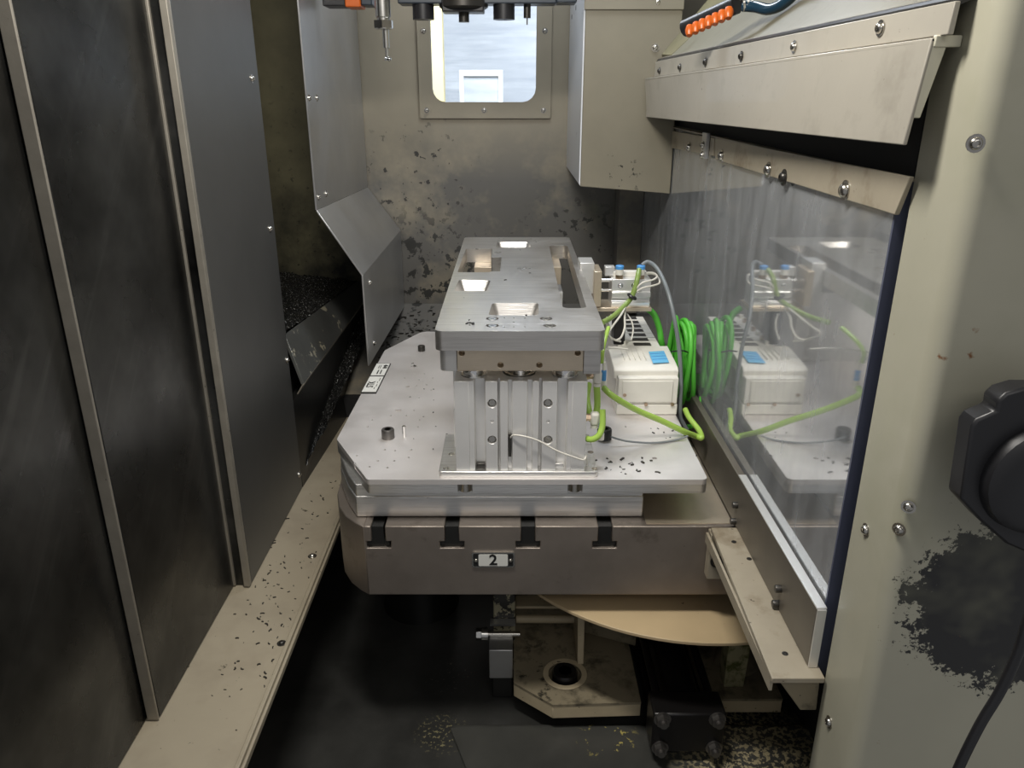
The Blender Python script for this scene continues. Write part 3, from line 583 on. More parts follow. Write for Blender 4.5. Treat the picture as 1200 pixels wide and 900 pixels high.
# fittings on the side of the front cylinder
def fitting(px, py, Y, label):
    q = AY(px, py, Y); f = thing('elbow_fitting', (q.x, Y, q.z - .012), label, 'fitting')
    MB().lathe((q.x - .016, Y, q.z), (1, 0, 0), [(0, .0045), (.004, .0055), (.008, .0045), (.012, .0045)], 6).build('brass_nut', 'brass', f)
    MB().box(q.x - .005, Y - .006, q.z - .010, q.x + .006, Y + .006, q.z + .007).build('elbow', 'white_plastic', f, .003)
    MB().lathe((q.x + .0005, Y, q.z - .010), (0, 0, -1), [(0, .0052), (.004, .0052), (.004, .003)], 16).build('collar', 'white_plastic', f)
    return q
e1 = fitting(699.5, 440, .925, 'white elbow fitting with a brass nut at the upper right of the front cylinder')
e2 = fitting(696.5, 489, .905, 'white elbow fitting with a brass nut low on the right of the front cylinder')
for (px, py, Y, lab, d) in ((707.5, 440, 1.0, 'blue push fitting behind the upper white elbow', 0), (704.5, 502, .93, 'blue push fitting in front of the black cap screw', 0)):
    q = AY(px, py, Y); f = thing('push_fitting', (q.x, Y, q.z - .01), lab, 'fitting')
    MB().lathe((q.x, Y, q.z - .007), (0, 0, 1), [(0, .0036), (.014, .0036), (.015, .0026)], 14).build('blue_sleeve', 'blue', f); MB().lathe((q.x, Y, q.z + .008), (0, 0, 1), [(0, .0024), (.012, .0022)], 12).build('stem', 'white_plastic', f)
    MB().lathe((q.x, Y, q.z - .016), (0, 0, 1), [(0, .0045), (.009, .0045)], 14).build('collar', 'white_plastic', f)
# hoses
def hose(name, pts, r, m, label, cat='hose', closed=False, n=12, sub=8): return tag(MB().tube(pts, r, n, sub, closed).build(name, m, ang=60), label, cat)
P = AY
hose('air_hose', [P(708, 455, .99), P(718, 464, .97), P(745, 480, .985), P(775, 493, 1.0), P(800, 505, 1.01), P(815, 511, 1.03), P(822, 513, 1.025), P(819, 504, 1.05), P(808, 490, 1.08), P(803, 480, 1.10)], .0043, 'lime', 'thick lime green hose sweeping across in front of the valve manifold')
hose('air_hose', [e1 + Vector((0, 0, -.012)), P(700, 468, .92), P(699, 482, .915), P(694, 492, .915), P(690, 480, .93), P(688, 465, .96), P(690, 450, .98)], .0042, 'lime', 'pale green hose hanging down from the upper white elbow')
hose('air_hose', [P(706, 480, .90), P(706, 498, .895), P(702, 510, .89), P(694, 515, .89), P(688, 514, .895)], .0040, 'lime', 'pale green hose curling past the lower white elbow')
hose('air_hose', [P(705, 425, 1.0), P(706, 412, 1.0), P(709, 398, 1.02), P(713, 384, 1.05)], .0030, 'lime', 'thin green hose rising from the blue fitting behind the top plate edge')
hose('air_hose', [P(706, 378, 1.10), P(718, 371, 1.13), P(730, 360, 1.16), P(739, 350, 1.175), P(744, 338, 1.18), P(747, 326, 1.185), P(749, 316, 1.20)], .0040, 'olive_hose', 'olive green hose bundle rising over the gripper body')
q = P(740.5, 347.5, 1.172); tag(MB().tube([q + Vector((.0062 * math.cos(a_) * .8, .0062 * math.sin(a_), -.0062 * math.cos(a_) * .5)) for a_ in [k * math.pi / 4 for k in range(8)]], .0028, 8, 4, True).build('cable_tie', 'black_plastic'), 'black tie around the hose bundle on the gripper', 'cable tie')
hose('sensor_cable', [P(742, 345, 1.18), P(752, 338, 1.178), P(768, 334, 1.185), P(773, 331, 1.19), P(771, 325, 1.20), P(765, 321, 1.21), P(758, 321, 1.215)], .0015, 'white_cable', 'white sensor cable looping out right of the gripper, outer loop', 'cable')
hose('sensor_cable', [P(742, 343, 1.18), P(752, 332, 1.178), P(765, 328, 1.185), P(770, 324, 1.19), P(766, 320, 1.20), P(759, 319.5, 1.21)], .0015, 'white_cable', 'white sensor cable looping out right of the gripper, inner loop', 'cable')
hose('sensor_cable', [P(734, 358, 1.165), P(727, 370, 1.14), P(718, 382, 1.12), P(713, 391, 1.10), P(718, 397, 1.12), P(727, 400, 1.14)], .0016, 'white_cable', 'white cable dropping left from the hose bundle to the valve bank', 'cable')
hose('sensor_cable', [P(733, 361, 1.17), P(732, 372, 1.15), P(732, 384, 1.14), P(728, 395, 1.13), P(722, 399, 1.12)], .0016, 'white_cable', 'white cable hanging straight down below the gripper', 'cable')
hose('sensor_cable', [P(735, 368, 1.18), P(740, 376, 1.17), P(742, 386, 1.16), P(740, 398, 1.15)], .0012, 'white_cable', 'thin pale cable right of the black post under the gripper', 'cable')
hose('sensor_cable', [P(690, 414, .95), P(703, 412, 1.0), P(716, 408, 1.05), P(735, 409, 1.07)], .0012, 'white_cable', 'thin pale cable running from the spacer block to the manifold', 'cable')
hose('sensor_cable', [(X(440), CY + .003, 1.089), P(602, 510, CY - .003), P(615, 511.5, CY - .007), P(632, 517, CY - .008), P(652, 528, CY - .008), P(672, 535.5, CY - .006), P(684, 539, CY - .003), P(687, 534, CY + .005), P(688, 545, .90)], .0011, 'white_cable', 'white sensor cable drooping across the front of the grooved cylinder', 'cable')
hose('coolant_hose', [P(752, 311, 1.21), P(760, 307, 1.215), P(771, 316, 1.19), P(782, 340, 1.15), P(790, 372, 1.125), P(796, 410, 1.115), P(798, 450, 1.105), P(797, 475, 1.10), P(798, 490, 1.10), P(806, 505, 1.10)], .0031, 'grey_hose', 'slate grey hose arching over from the gripper down beside the green coil')
hose('power_cable', [P(757, 361, 1.245), P(766, 368, 1.24), P(772, 383, 1.235), P(775, 400, 1.23), P(777, 415, 1.24), P(776, 440, 1.26)], .0052, 'green', 'single bright green cable dropping behind the gripper', 'cable')
# coil of green cable, one long helix hanging close to the pane
pts = []
for i in range(6 * 12):
    a_ = i * math.pi / 6; k = i / 12; pts.append((.2590 + .0052 * k + .003 * math.sin(a_ * 2 + k), 1.185 + (.036 + .006 * math.sin(k * 2.3)) * math.cos(a_), 1.092 + .006 * math.sin(k * 3) + (.062 + .006 * math.cos(k * 1.9)) * math.sin(a_)))
hose('cable_coil', pts, .0040, 'green', 'coil of bright green cable hanging between manifold and clear pane', 'cable', n=10, sub=5)
hose('power_cable', [P(806, 500, 1.12), P(812, 498, 1.13), P(820, 480, 1.14), P(822, 465, 1.15)], .0036, 'green', 'green cable crossing the foot of the green coil', 'cable')
hose('cable_tie', [P(787, 412, 1.15), P(800, 411, 1.14), P(808, 413, 1.15), P(816, 410, 1.16)], .0012, 'black_plastic', 'black tie with a free tail around the green coil', 'cable tie')
hose('grey_cable', [P(716, 512, .98), P(735, 517, .980), P(765, 519, .983), P(790, 516, .993), P(806, 511, .998)], .0014, 'grey_hose', 'thin grey cable lying in a curve on the base plate', 'cable')

# loose chips lying about: shapes scattered on real surfaces
def scatter(name, spots, label, m='bolt_dark'):
    mb = MB()
    for (p, s_) in spots:
        a_ = random.uniform(0, math.pi); l = s_ * random.uniform(.6, 1.6); t_ = s_ * .22; d = Vector((math.cos(a_), math.sin(a_), 0)); n = Vector((-d.y, d.x, 0)); p = Vector(p)
        c1, c2 = p - d * l * .5, p + d * l * .5; mid = p + n * l * .25 * random.uniform(-1, 1)
        mb.hexa([c1 - n * t_, mid - n * t_, mid + n * t_, c1 + n * t_], [v + Vector((0, 0, t_ * 1.2)) for v in (c1 - n * t_, mid - n * t_, mid + n * t_, c1 + n * t_)])
        mb.hexa([mid - n * t_, c2 - n * t_, c2 + n * t_, mid + n * t_], [v + Vector((0, 0, t_ * 1.2)) for v in (mid - n * t_, c2 - n * t_, c2 + n * t_, mid + n * t_)])
    return tag(mb.build(name, m), label, 'metal chips', kind='stuff')
def rnd(n, cx, cy, sx, sy, Z, s_): return [(AZ(random.gauss(cx, sx), random.gauss(cy, sy), Z), s_ * random.uniform(.5, 1.4)) for _ in range(n)]
scatter('loose_chips', rnd(16, 722, 545, 14, 5, BZ1, .0035) + rnd(9, 752, 545, 14, 7, BZ1, .0045) + rnd(8, 770, 505, 20, 10, BZ1, .003) + rnd(10, 505, 478, 14, 30, BZ1, .003) + rnd(3, 488, 430, 4, 2, BZ1, .004), 'dark metal shavings scattered on the octagonal base plate')
scatter('loose_chips', rnd(6, 552, 380, 4, 2, TZ1, .004) + rnd(3, 609, 350, 10, 20, TZ1, .004) + rnd(5, 610, 300, 30, 18, TZ1, .0035), 'few dark metal shavings on the pocketed top plate')
scatter('loose_chips', [(q, s_) for q, s_ in rnd(230, 335, 720, 45, 85, .84, .0032) if -.375 < q.x < -.292], 'dark metal shavings along the cream sill on the left')
scatter('loose_chips', [(q, s_) for q, s_ in rnd(140, 475, 385, 35, 22, .95, .006) if False] + [((x_, y_, 1.006 - (1.866 - y_) * .3954 + .001), .006 * random.uniform(.5, 1.5)) for x_, y_ in ((random.uniform(-.31, -.12), random.triangular(1.60, 1.85, 1.75)) for _ in range(240))], 'black shavings on the sloping foot of the back wall')

# ================================================================ RIGHT SIDE: LEDGE, RAIL PLATE, PANE, RAILS, GUARD
LZ = .9735
lg = thing('cream_ledge', (.27, .73, .90), 'narrow cream angle ledge running from the front frame to the pallet corner', 'ledge')
MB().hexa([(.2490, .594, LZ - .006), (.3000, .594, LZ - .006), (.3000, .868, LZ - .006), (.2564, .868, LZ - .006)], [(.2490, .594, LZ), (.3000, .594, LZ), (.3000, .868, LZ), (.2564, .868, LZ)]).build('ledge_top', 'rail', lg, .0008)
MB().box(.2500, .60, LZ - .020, .2530, .866, LZ - .006).build('ledge_web', 'rail', lg)
for q in ((860, 635), (878, 655), (920, 766)): bolt(lg, AZ(q[0], q[1], LZ), (0, 0, 1), .0032, 'flat', 'bolt_dark', 'rivet')
MB().hexa([(.2555, .8600, .900), (.2860, .8600, .900), (.2860, .8760, .900), (.2555, .8760, .900)], [(.2555, .8600, LZ - .006), (.2860, .8600, LZ - .006), (.2860, .8760, LZ - .006), (.2555, .8760, LZ - .006)]).build('end_bracket', 'rail', lg, .001)
bolt(lg, AY(840, 658, .86), (0, -1, 0), .006, 'dome', 'bolt_dark')
MB().hexa([(.286, .604, .925), (.302, .604, .925), (.302, .66, .925), (.286, .66, .925)], [(.256, .604, LZ - .006), (.300, .604, LZ - .006), (.300, .66, LZ - .006), (.256, .66, LZ - .006)]).build('leg', 'casting', lg, .001)
rp = thing('steel_rail_plate', (.293, .9, LZ), 'upright steel plate with bolts along the foot of the clear pane', 'plate')
MB().plate([(.6105, LZ + .0005), (1.45, LZ + .0005), (1.45, 1.0405), (.6105, 1.0405)], (), .2885, .2980, 'x').build('plate', 'rail_plate', rp, .0008)
MB().box(.2883, .6100, 1.0405, .2982, .882, 1.0425).build('top_strip', 'white_alu', rp, .0004)['label'] = 'bright bare top edge'
MB().box(.2890, .6085, LZ + .0005, .2975, .6105, 1.0405).build('end_face', 'white_alu', rp)
for q in ((864, 592), (861, 617), (915, 690), (910, 720)): p = AX(q[0], q[1], .2885); bolt(rp, (.2885, p.y, max(p.z, LZ + .006)), (-1, 0, 0), .0042, 'cap', 'bolt_dark')
pn = thing('clear_guard_pane', (.307, 1.2, .955), 'large scratched clear guard pane reflecting the fixture, right side', 'pane')
MB().add([(.3003, .622, .955), (.3003, 1.862, .955), (.3003, 1.862, 1.4340), (.3003, .617, 1.4340)], [(0, 1, 2, 3)]).build('pane_face', 'glass', pn)
MB().hexa([(.3004, .620, .955), (.3150, .620, .955), (.3150, .626, .955), (.3004, .626, .955)], [(.3004, .6145, 1.434), (.3150, .6145, 1.434), (.3150, .6205, 1.434), (.3004, .6205, 1.434)]).build('polished_edge', 'glass_edge', pn)
# rails clamping the top of the pane
def rail(pts, label):
    r = thing('clamping_rail', Vector(pts[0]) , label, 'rail'); MB().slab(pts, (-1, 0, 0), .004).build('bar', 'rail', r, .0008); return r
r1 = rail([(.2995, 1.185, 1.4100), (.2995, 1.185, 1.4350), (.2995, 1.80, 1.4260), (.2995, 1.80, 1.3905)][::-1], 'grey-tan clamping rail over the far half of the pane')
r2 = rail([(.2995, .606, 1.4100), (.2995, .593, 1.4400), (.2995, 1.181, 1.4355), (.2995, 1.170, 1.4060)][::-1], 'tan clamping rail over the near half of the pane, worn at its near end')
for q in ((762, 160), (782, 165), (808, 173)): bolt(r1, AX(q[0], q[1], .2955), (-1, 0, 0), .0062)
for q in ((846, 183), (901, 199), (919, 208), (991, 223)): bolt(r2, AX(q[0], q[1], .2955), (-1, 0, 0), .0062, 'dome', 'bolt_dark' if q[0] == 919 else 'bolt')
q = AX(829, 172, .2950); jb = thing('joint_clip', (.293, q.y, 1.40), 'small steel clip with two nuts joining the two clamping rails', 'clip')
MB().box(.2895, q.y - .012, 1.404, .2950, q.y + .016, 1.441).build('clip_plate', 'steel_cover', jb, .0008)
for dz in (.004, -.010): bolt(jb, (.2895, q.y + .004, 1.418 + dz), (-1, 0, 0), .0045)
MB().box(.2960, .60, 1.4355, .306, 1.80, 1.4375).build('rail_flange', 'rail', r2, .0006)
# black bar standing in for the shade in the gap between rails and guard
S(MB().box(.3070, .61, 1.4380, .3300, 1.86, 1.545).build('gap_shade', 'void'))
tag(MB().box(.3060, .596, 1.4450, .3160, .606, 1.52).build('slide_bar', 'steel_cover', bevel=.001), 'dark upright steel bar beside the near end of the guard box', 'bar')
# guard box
A0 = Vector((.2753, .57, 1.4640)); A1 = Vector((.2824, .57, 1.5333)); B0 = Vector((.2453, 1.492, 1.4547)); B1 = Vector((.2382, 1.492, 1.5201))
gd = thing('guard_box', (A0 + B0) / 2, 'long cream painted sheet metal guard above the clear pane', 'guard')
MB().slab([A0, B0, B1, A1], (1, 0, 0), .003).build('face_sheet', 'guard', gd, .0008)
MB().slab([A1, B1, B1 + Vector((.05, 0, .002)), A1 + Vector((.022, 0, .001))], (0, 0, -1), .003).build('top_sheet', 'guard', gd, .0008)
MB().slab([A0 + Vector((.003, 0, .018)), A0 + Vector((.009, 0, .018)), A1 + Vector((.012, 0, -.002)), A1 + Vector((.001, 0, -.002))], (0, 1, 0), .003).build('end_lip', 'cream', gd, .0008)
MB().slab([A1 + Vector((.002, -.0015, -.006)), A1 + Vector((.020, -.0015, -.006)), A1 + Vector((.020, -.0015, .0015)), A1 + Vector((.002, -.0015, .0015))], (0, 1, 0), .004).build('end_tab', 'cream', gd, .0008)
MB().box(B0.x - .001, 1.489, B0.z, B0.x + .03, 1.494, B1.z).build('far_end', 'guard', gd, .001)
# flange strip above the guard, with screws
F0 = Vector((.2875, .56, 1.5345)); F1 = Vector((.2885, .56, 1.5545)); G0 = Vector((.2555, 1.50, 1.5225)); G1 = Vector((.2565, 1.50, 1.5480))
fs = thing('flange_strip', (F0 + G0) / 2, 'greyish painted strip with a row of screws above the guard box', 'strip')
MB().slab([F0, G0, G1, F1], (1, 0, 0), .004).build('strip', 'guard', fs, .0006)
for x, y in ((773, 83), (797, 79), (827, 73), (869, 66), (931, 55), (1032, 33)):
    d = ray(x, y); # sight line meets the leaning strip plane
    n = (G0 - F0).cross(Vector((0, 0, 1))).normalized(); t_ = (F0 - cam.location).dot(n) / Vector(d).dot(n); bolt(fs, cam.location + Vector(d) * t_, -n if n.x > 0 else n, .0042, 'dome', 'bolt' if x > 880 else 'bolt_dark')
# seal lines and sloping cover above
sc_ = thing('sloping_cover', (.34, 1.0, 1.55), 'pale sloping telescopic cover above the flange strip, upper right', 'cover')
MB().slab([F1 + Vector((.004, 0, .001)), G1 + Vector((.004, 0, .001)), G1 + Vector((.016, 0, .007)), F1 + Vector((.016, 0, .006))], (0, 0, -1), .003).build('rubber_seal', 'black_plastic', sc_)
MB().tube([F1 + Vector((.006, 0, .002)), G1 + Vector((.006, 0, .002))], .0030, 8, 1).build('seal_bead', 'black_plastic', sc_)
MB().tube([F1 + Vector((.012, 0, .005)), G1 + Vector((.012, 0, .006))], .0014, 8, 1).build('seal_bead', 'strip', sc_)
MB().slab([F1 + Vector((.020, .045, .007)), G1 + Vector((.016, -.06, .008)), G1 + Vector((.115, -.10, .105)), F1 + Vector((.16, .045, .10))], (.5, 0, -1), .004).build('cover_sheet', 'cover_paint', sc_, .0008)
MB().slab([G1 + Vector((.016, -.06, .009)), G1 + Vector((.010, 0, .012)), G1 + Vector((.110, 0, .13)), G1 + Vector((.115, -.10, .106))], (.5, 0, -1), .004).build('end_fold', 'olive', sc_, .0008)

# boxed cover in the back right corner
bc = thing('corner_cover_box', (.19, 1.68, 1.32), 'tan painted corner cover box hanging right of the window', 'cover')
MB().hexa([(.1289, 1.5, 1.3305), (.2990, 1.5, 1.3170), (.2990, 1.864, 1.3170), (.1289, 1.864, 1.3305)], [(.1289, 1.5, 1.80), (.2990, 1.5, 1.80), (.2990, 1.864, 1.80), (.1289, 1.864, 1.80)]).build('box', 'box_paint', bc, .0012)
MB().hexa([(.1262, 1.502, 1.336), (.1288, 1.502, 1.331), (.1288, 1.862, 1.331), (.1262, 1.862, 1.336)], [(.1262, 1.502, 1.80), (.1288, 1.502, 1.80), (.1288, 1.862, 1.80), (.1262, 1.862, 1.80)]).build('side_panel', 'blue_white', bc, .0006)
MB().box(.1262, 1.496, 1.632, .30, 1.4995, 1.80).build('upper_lap', 'box_paint', bc, .0008)
for q in ((768, 56), (771, 3)): bolt(bc, AY(q[0], q[1], 1.4995), (0, -1, 0), .0050)
for q in ((675, 9), (670, 20)): p = AX(q[0], q[1], .1262); bolt(bc, (.1262, min(p.y, 1.8), p.z), (-1, 0, 0), .005, 'flat', 'bolt_dark')
S(MB().box(.245, 1.80, 1.0, .2995, 1.864, 1.33).build('trim_8', 'wall'))
# coolant nozzle bar, orange segments
nb = thing('coolant_nozzle_bar', AY(835, 35, 1.10), 'black coolant bar with a row of orange nozzles, top right', 'nozzle')
a, b2 = AY(806, 36, 1.12), AY(868, 8, 1.06)
MB().tube([a + Vector((0, .02, .004)), b2 + Vector((0, .02, .004))], .011, 12, 1).build('bar', 'black_plastic', nb)
for k in range(7):
    q = a.lerp(b2, .06 + k * .125); q.z -= .004; MB().lathe(q + Vector((0, .006, .008)), (-.12, -.5, -.8), [(0, .0050), (.005, .0060), (.010, .0053), (.014, .0036), (.014, .0024)], 14).build('nozzle', 'orange', nb)
for k in range(3): q = b2 + Vector((.004 + .005 * k, .01, .004 + .001 * k)); MB().lathe(q, (1, -.1, .25), [(0, .0095), (.0025, .0095)], 18).build('clamp_ring', 'steel_bright', nb)
hose('coolant_hose', [P(871, 7, 1.07), P(885, 8, 1.06), P(900, 11, 1.04), P(915, 6, 1.02), P(932, -8, 1.0), P(950, -30, .97)], .0066, 'blue_hose', 'glossy dark blue coolant hose leaving the orange nozzle bar')

# ================================================================ FRONT FRAME ON THE RIGHT
ff = thing('front_frame', (.45, .5, .70), 'cream painted machine front frame at the right edge, worn to black metal', 'frame')
ol = rpoly([(.3030, .600), (.3030, .5290), (.80, .470), (.80, .474), (.3075, .5330), (.3075, .600)], [0, .014, 0, 0, .010, 0], 8)
MB().plate(ol, (), .60, 1.70).build('folded_sheet', 'worn_panel', ff)
def onpanel(px, py):
    d = Vector(ray(px, py)); p0 = Vector((.3030, .5290, 0)); n = Vector((.059, .497, 0)).normalized(); t_ = (p0 - cam.location).dot(n) / d.dot(n); return cam.location + d * t_, -n
q, n = onpanel(1143, 168); bolt(ff, q, n, .0042)
q, n = onpanel(1056, 593); bolt(ff, (max(q.x, .3075), q.y - .001, q.z), (-.6, -.8, 0), .0038)
q, n = onpanel(1050, 621); bolt(ff, (max(q.x, .3050), q.y + .001, q.z), (-.8, -.6, 0), .0038)
for q in ((1015, 621), (972, 846)): bolt(ff, AX(q[0], q[1], .303), (-1, 0, 0), .0042)
# black handle housing
Yh = .475
kn = thing('black_handle_housing', AY(1180, 560, Yh), 'black moulded handle housing fixed on the cream front frame', 'handle')
hp = [(1200, 455), (1180, 461), (1170, 470), (1168, 482), (1145, 492), (1139, 500), (1126, 586), (1150, 612), (1180, 638), (1230, 660), (1290, 620), (1300, 520), (1260, 455)]
w2 = [AY(x, y, Yh) for x, y in hp]
MB().plate([(v.x, v.z) for v in w2][::-1], (), Yh, Yh + .018, 'y').build('back_plate', 'black_plastic', kn, .002)
MB().lathe(AY(1220, 560, Yh), (0, -1, 0), [(0, .042), (.008, .040), (.012, .034), (.012, .02)], 32).build('hub', 'black_plastic', kn)
q = AY(1183, 579, Yh); MB().lathe(q, (.1, -1, 0), [(0, .0052), (.006, .0052), (.009, .004)], 16).build('rivet', 'rail', kn)
q = AY(1192, 583, Yh); MB().lathe(q, (.1, -1, 0), [(0, .004), (.01, .0035)], 12).build('pin', 'bolt_dark', kn)
hose('power_lead', [P(1215, 700, .43), P(1204, 730, .43), P(1193, 765, .43), P(1172, 810, .43), P(1148, 850, .43), P(1122, 903, .43), P(1100, 960, .43)], .0036, 'black_plastic', 'black lead hanging in front of the cream frame at lower right', 'cable')

# ================================================================ BELOW THE PALLET
CZ = .66
dz = .83
ds = thing('rotary_disc', (.27, 1.10, dz - .02), 'large beige painted disc under the right half of the pallet', 'disc')
cx_, cy_, R_ = .270, 1.120, .306
cen = None
MB().cyl((cx_, cy_ + .006, dz - .005), (cx_, cy_ + .006, dz), R_, 96).build('disc_top', 'disc', ds, .0008)
MB().cyl((cx_, 1.30, .6602), (cx_, 1.30, dz - .005), .085, 40).build('hub', 'void', ds)
hub = thing('pallet_pedestal', (-.14, 1.22, .60), 'dark pedestal column below the left half of the pallet', 'pedestal')
MB().lathe((-.17, 1.22, .60), (0, 0, 1), [(0, .07), (.10, .065), (.2, .06), (.262, .06)], 40).build('column', 'dark', hub)
ca = thing('base_casting', (.2, 1.0, .60), 'dirty cream casting with a thick front lip beneath the pallet', 'casting')
pts = [AZ(602, 800, CZ), AZ(648, 826, CZ), AZ(760, 823, CZ), (.40, .905, CZ), (.40, 1.4, CZ), AZ(598, 741, CZ)]
pol = [(p[0], p[1]) for p in pts]; pol = [pol[0], pol[1], (.1895, pol[2][1]), (.1895, 1.135), (.288, 1.135), (.288, .905), (.40, .905), (.40, 1.42), (pol[0][0], 1.42)]
hc = AZ(662, 790, CZ)
MB().plate(pol, [circ(hc.x, hc.y, .0255, 32)], CZ - .004, CZ).build('deck', 'casting', ca)
MB().plate([(x, y + .0005) for x, y in pol], [circ(hc.x, hc.y, .0255, 32)], CZ - .026, CZ - .004).build('lip', 'casting_lip', ca, .001)
MB().plate(circ(hc.x, hc.y, .034, 32), [circ(hc.x, hc.y, .0255, 32)], CZ, CZ + .0015).build('hole_rim', 'casting_lip', ca, .0006)
bolt(ca, (hc.x, hc.y, CZ - .022), (0, 0, 1), .0195, 'cap', 'black_metal')
q0 = AZ(681, 779, CZ); MB().hexa([(q0.x - .006, q0.y, CZ), (q0.x + .004, q0.y, CZ), (q0.x + .004, 1.25, CZ), (q0.x - .006, 1.25, CZ)], [(q0.x - .006, q0.y + .03, .775), (q0.x + .006, q0.y + .03, .775), (q0.x + .006, 1.25, .775), (q0.x - .006, 1.25, .775)]).build('rib', 'casting_lip', ca, .0015)
q1 = AZ(608, 742, CZ)
MB().box(.0060, q1.y + .035, CZ, q0.x - .006, q1.y + .055, .820).build('upright_wall', 'casting', ca, .001)
MB().box(.0060, q1.y + .004, CZ + .045, q0.x - .006, q1.y + .034, CZ + .050).build('shelf', 'casting_lip', ca, .001)
MB().cyl((.0070, q1.y + .006, CZ + .024), (q0.x - .006, q1.y + .006, CZ + .024), .007, 14).build('cross_bar', 'casting_lip', ca)
MB().hexa([(.104, 1.06, CZ), (.20, 1.02, CZ), (.20, 1.10, CZ), (.104, 1.10, CZ)], [(.104, 1.06, .79), (.20, 1.02, .79), (.20, 1.10, .79), (.104, 1.10, .79)]).build('gusset', 'casting', ca, .002)
yp = AZ(862, 805, CZ)
MB().hexa([(yp.x - .018, yp.y, CZ), (yp.x + .012, yp.y, CZ), (yp.x + .012, yp.y + .03, CZ), (yp.x - .018, yp.y + .03, CZ)], [(yp.x - .018, yp.y, .81), (yp.x + .018, yp.y, .81), (yp.x + .018, yp.y + .03, .81), (yp.x - .018, yp.y + .03, .81)]).build('post', 'moss', ca, .001)
MB().lathe((.352, .985, CZ), (0, 0, 1), [(0, .034), (.012, .030), (.03, .018), (.05, .016)], 28).build('boss', 'casting', ca)
# rough painted block left of casting
q = AZ(590, 770, CZ)
rb = thing('rough_block', (-.01, 1.0, .60), 'blotched dark block with flaking cream paint left of the casting', 'block')
M['flaky'] = mat('flaky_paint', (.025, .024, .02), .4, .1, .3, bscale=80, flecks=[((.36, .33, .22), 45, .50, .02)])
M['flaky_white'] = mat('flaky_white', (.02, .02, .02), .4, .1, .3, bscale=80, flecks=[((.50, .48, .46), 70, .46, .02)])
MB().box(-.030, 1.035, .60, .0055, 1.20, .814).build('block', 'flaky', rb, .002)
MB().box(-.095, 1.07, .81, -.040, 1.20, .86).build('cap', 'flaky_white', rb, .004)
MB().box(-.035, 1.020, .700, .0055, 1.034, .7040).build('shelf', 'steel_cover', rb)
sbx = thing('steel_stop_block', AZ(588, 795, .64), 'small bright ground steel block beside the casting corner', 'block')
u0 = AY(573, 762, .965); u1 = AY(601, 795, .965)
MB().box(u0.x, .965, u1.z, u1.x, .998, u0.z).build('block', 'steel_cover', sbx, .0012); MB().box(u0.x + .004, .972, .601, u1.x, .995, u1.z - .0005).build('leg', 'dark', sbx, .002)
ad = thing('adjusting_bolt', AY(563, 745, 1.0), 'bright hex adjusting bolt sticking out left under the pallet', 'bolt')
q = AY(572, 743, 1.0)
MB().cyl(q, q + Vector((.05, 0, 0)), .005, 14).build('shank', 'bolt', ad); MB().cyl(q + Vector((-.010, 0, 0)), q, .0105, 20).build('washer', 'steel_bright', ad); MB().cyl(q + Vector((-.019, 0, 0)), q + Vector((-.010, 0, 0)), .010, 6).build('hex_head', 'steel_bright', ad, .0008)
# floor hump: rounded casting in front
fh = MB(); pr = [AZ(480, 850, .605), AZ(592, 848, .605), AZ(600, 842, .605), AZ(960, 842, .605), AZ(960, 1000, .605), AZ(650, 900, .605), AZ(560, 868, .605)]
S(fh.hexa([(-.10, .915, .6), (.45, .915, .6), (.45, .55, .6), (.02, .60, .6)], [(-.085, .905, .612), (.45, .905, .612), (.45, .55, .612), (.05, .72, .612)]).build('trim_9', 'plinth', bevel=.006, seg=4))
# hydraulic cylinder
hz1 = .700; a = AZ(766, 837, hz1); b2 = AZ(851, 834, hz1); hy = a.y; hx0, hx1 = a.x, b2.x; hz0 = hz1 - .068
hyd = thing('hydraulic_cylinder', ((hx0 + hx1) / 2, hy + .1, hz0), 'black hydraulic tie-rod cylinder pointing at the camera below the disc', 'cylinder')
MB().box(hx0, hy, hz0, hx1, hy + .045, hz1).build('end_cap', 'black_metal', hyd, .003)
xm = (hx0 + hx1) / 2; zm = (hz0 + hz1) / 2
MB().cyl((xm, hy + .04, zm), (xm, hy + .24, zm), .030, 32).build('barrel', 'black_metal', hyd)
MB().box(hx0, hy + .22, hz0, hx1, hy + .26, hz1).build('end_cap', 'black_metal', hyd, .003)
for sx in (-1, 1):
    for sz in (-1, 1):
        xx, zz = xm + sx * (hx1 - hx0) * .375, zm + sz * .0255; MB().cyl((xx, hy + .03, zz), (xx, hy + .25, zz), .0058, 14).build('tie_rod', 'black_metal', hyd)
        bolt(hyd, (xx, hy, zz), (0, -1, 0), .0092, 'hex', 'bolt_grey', 'nut')

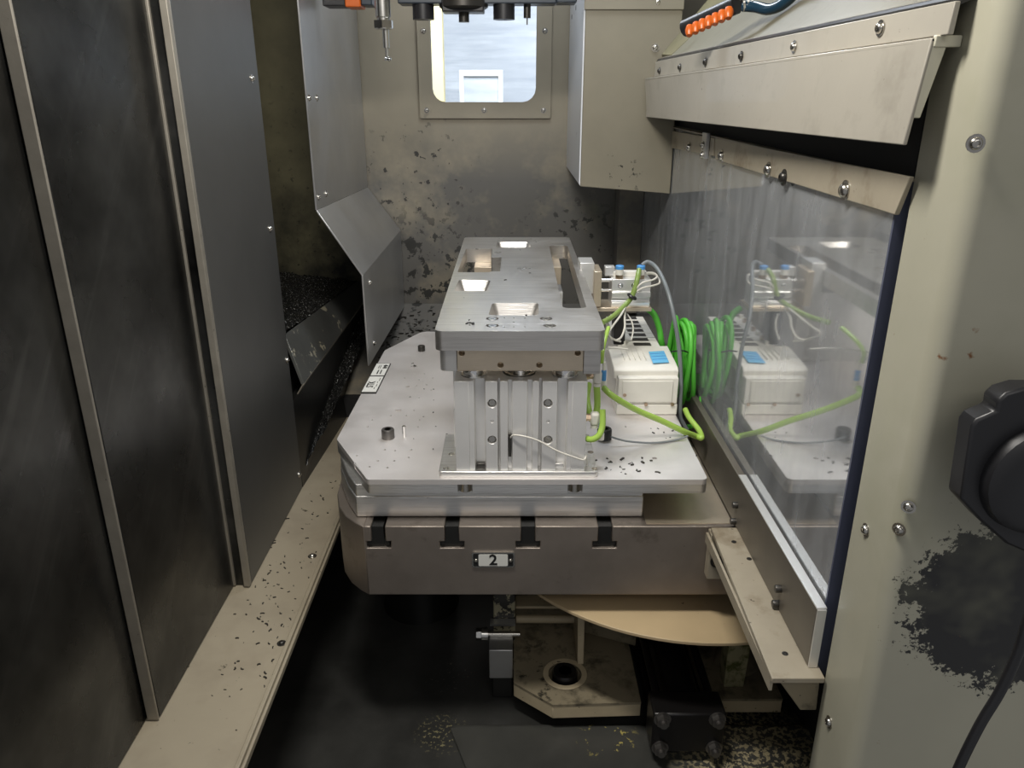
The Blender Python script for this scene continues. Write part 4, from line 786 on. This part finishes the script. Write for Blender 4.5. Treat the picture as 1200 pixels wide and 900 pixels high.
# ================================================================ TOOLS AT THE TOP
Yt = 1.40
pb = thing('touch_probe', AY(450, 70, Yt), 'steel touch probe with a tiny ball tip hanging upper left of the window', 'probe')
q = AY(448, 0, Yt); zt_ = lambda y: AY(448, y, Yt).z
MB().lathe((q.x, Yt, 1.75), (0, 0, -1), [(0, .0125), (1.75 - zt_(20), .0125), (1.75 - zt_(21), .0105), (1.75 - zt_(25), .0105), (1.75 - zt_(26), .0140), (1.75 - zt_(34), .0140), (1.75 - zt_(35), .010)], 20).build('holder', 'steel_bright', pb)
MB().lathe((q.x, Yt, zt_(24)), (0, 0, -1), [(0, .0165), (zt_(24) - zt_(33), .0165)], 6).build('collet_nut', 'bolt', pb)
q2 = AY(450, 0, Yt); MB().lathe((q2.x, Yt, zt_(34)), (0, 0, -1), [(0, .0055), (zt_(34) - zt_(56), .0052), (zt_(34) - zt_(57), .0025), (zt_(34) - zt_(67), .0022)], 14).build('stylus', 'steel_bright', pb)
MB().lathe((q2.x - .004, Yt, zt_(69)), (1, 0, 0), [(0, .0022), (.0015, .0034), (.0035, .0022), (.0062, .0036), (.009, .0034), (.0105, .0018)], 14).build('ball_tip', 'chrome', pb)
Yc = 1.46
tc = thing('tool_carousel', AY(520, 5, Yc), 'black tool carousel edge with hanging holders along the top', 'tool holder')
def Q(x, y): v = AY(x, y, Yc); return v.x, v.z
def tb(x0, x1, y, z=None, m='black_plastic', name='rim', dy=0, d=.05):
    a_, zz = Q(x0, y); b__, _ = Q(x1, y); return MB().box(a_, Yc + dy, zz, b__, Yc + dy + d, 1.80 if z is None else Q(0, z)[1]).build(name, m, tc, .002)
M['blued'] = mat('blue_black_plastic', (.03, .04, .055), .35)
tb(466, 652, 4, m='blued'); tb(378, 405, 7, m='black_plastic'); tb(405, 423, 8.5, m='orange', name='orange_catch', dy=-.004); tb(423, 436, 6, m='blued'); tb(652, 676, 3, m='blued'); tb(518, 567, 14, m='black_plastic', name='holder_block', dy=-.005)
for x0, x1, y in ((483, 507, 22), (579, 602, 22)):
    a_, zz = Q((x0 + x1) / 2, y); MB().lathe((a_, Yc + .02, zz), (0, 0, 1), [(0, .0185), (.0, .0185), (.05, .0185)], 24).build('tool_holder', 'black_plastic', tc)
a_, zz = Q(543, 25); MB().lathe((a_, Yc + .02, zz), (0, 0, 1), [(0, .009), (.02, .009), (.02, .037), (.023, .042), (.05, .042)], 28).build('face_mill', 'bolt_dark', tc)
a_, zz = Q(618, 20); MB().lathe((a_, Yc + .02, zz), (0, 0, 1), [(0, .0062), (.04, .0062)], 16).build('small_holder', 'bolt_dark', tc); MB().cyl((a_, Yc + .02, Q(618, 28)[1]), (a_, Yc + .02, zz), .0012, 8).build('drill', 'bolt', tc)
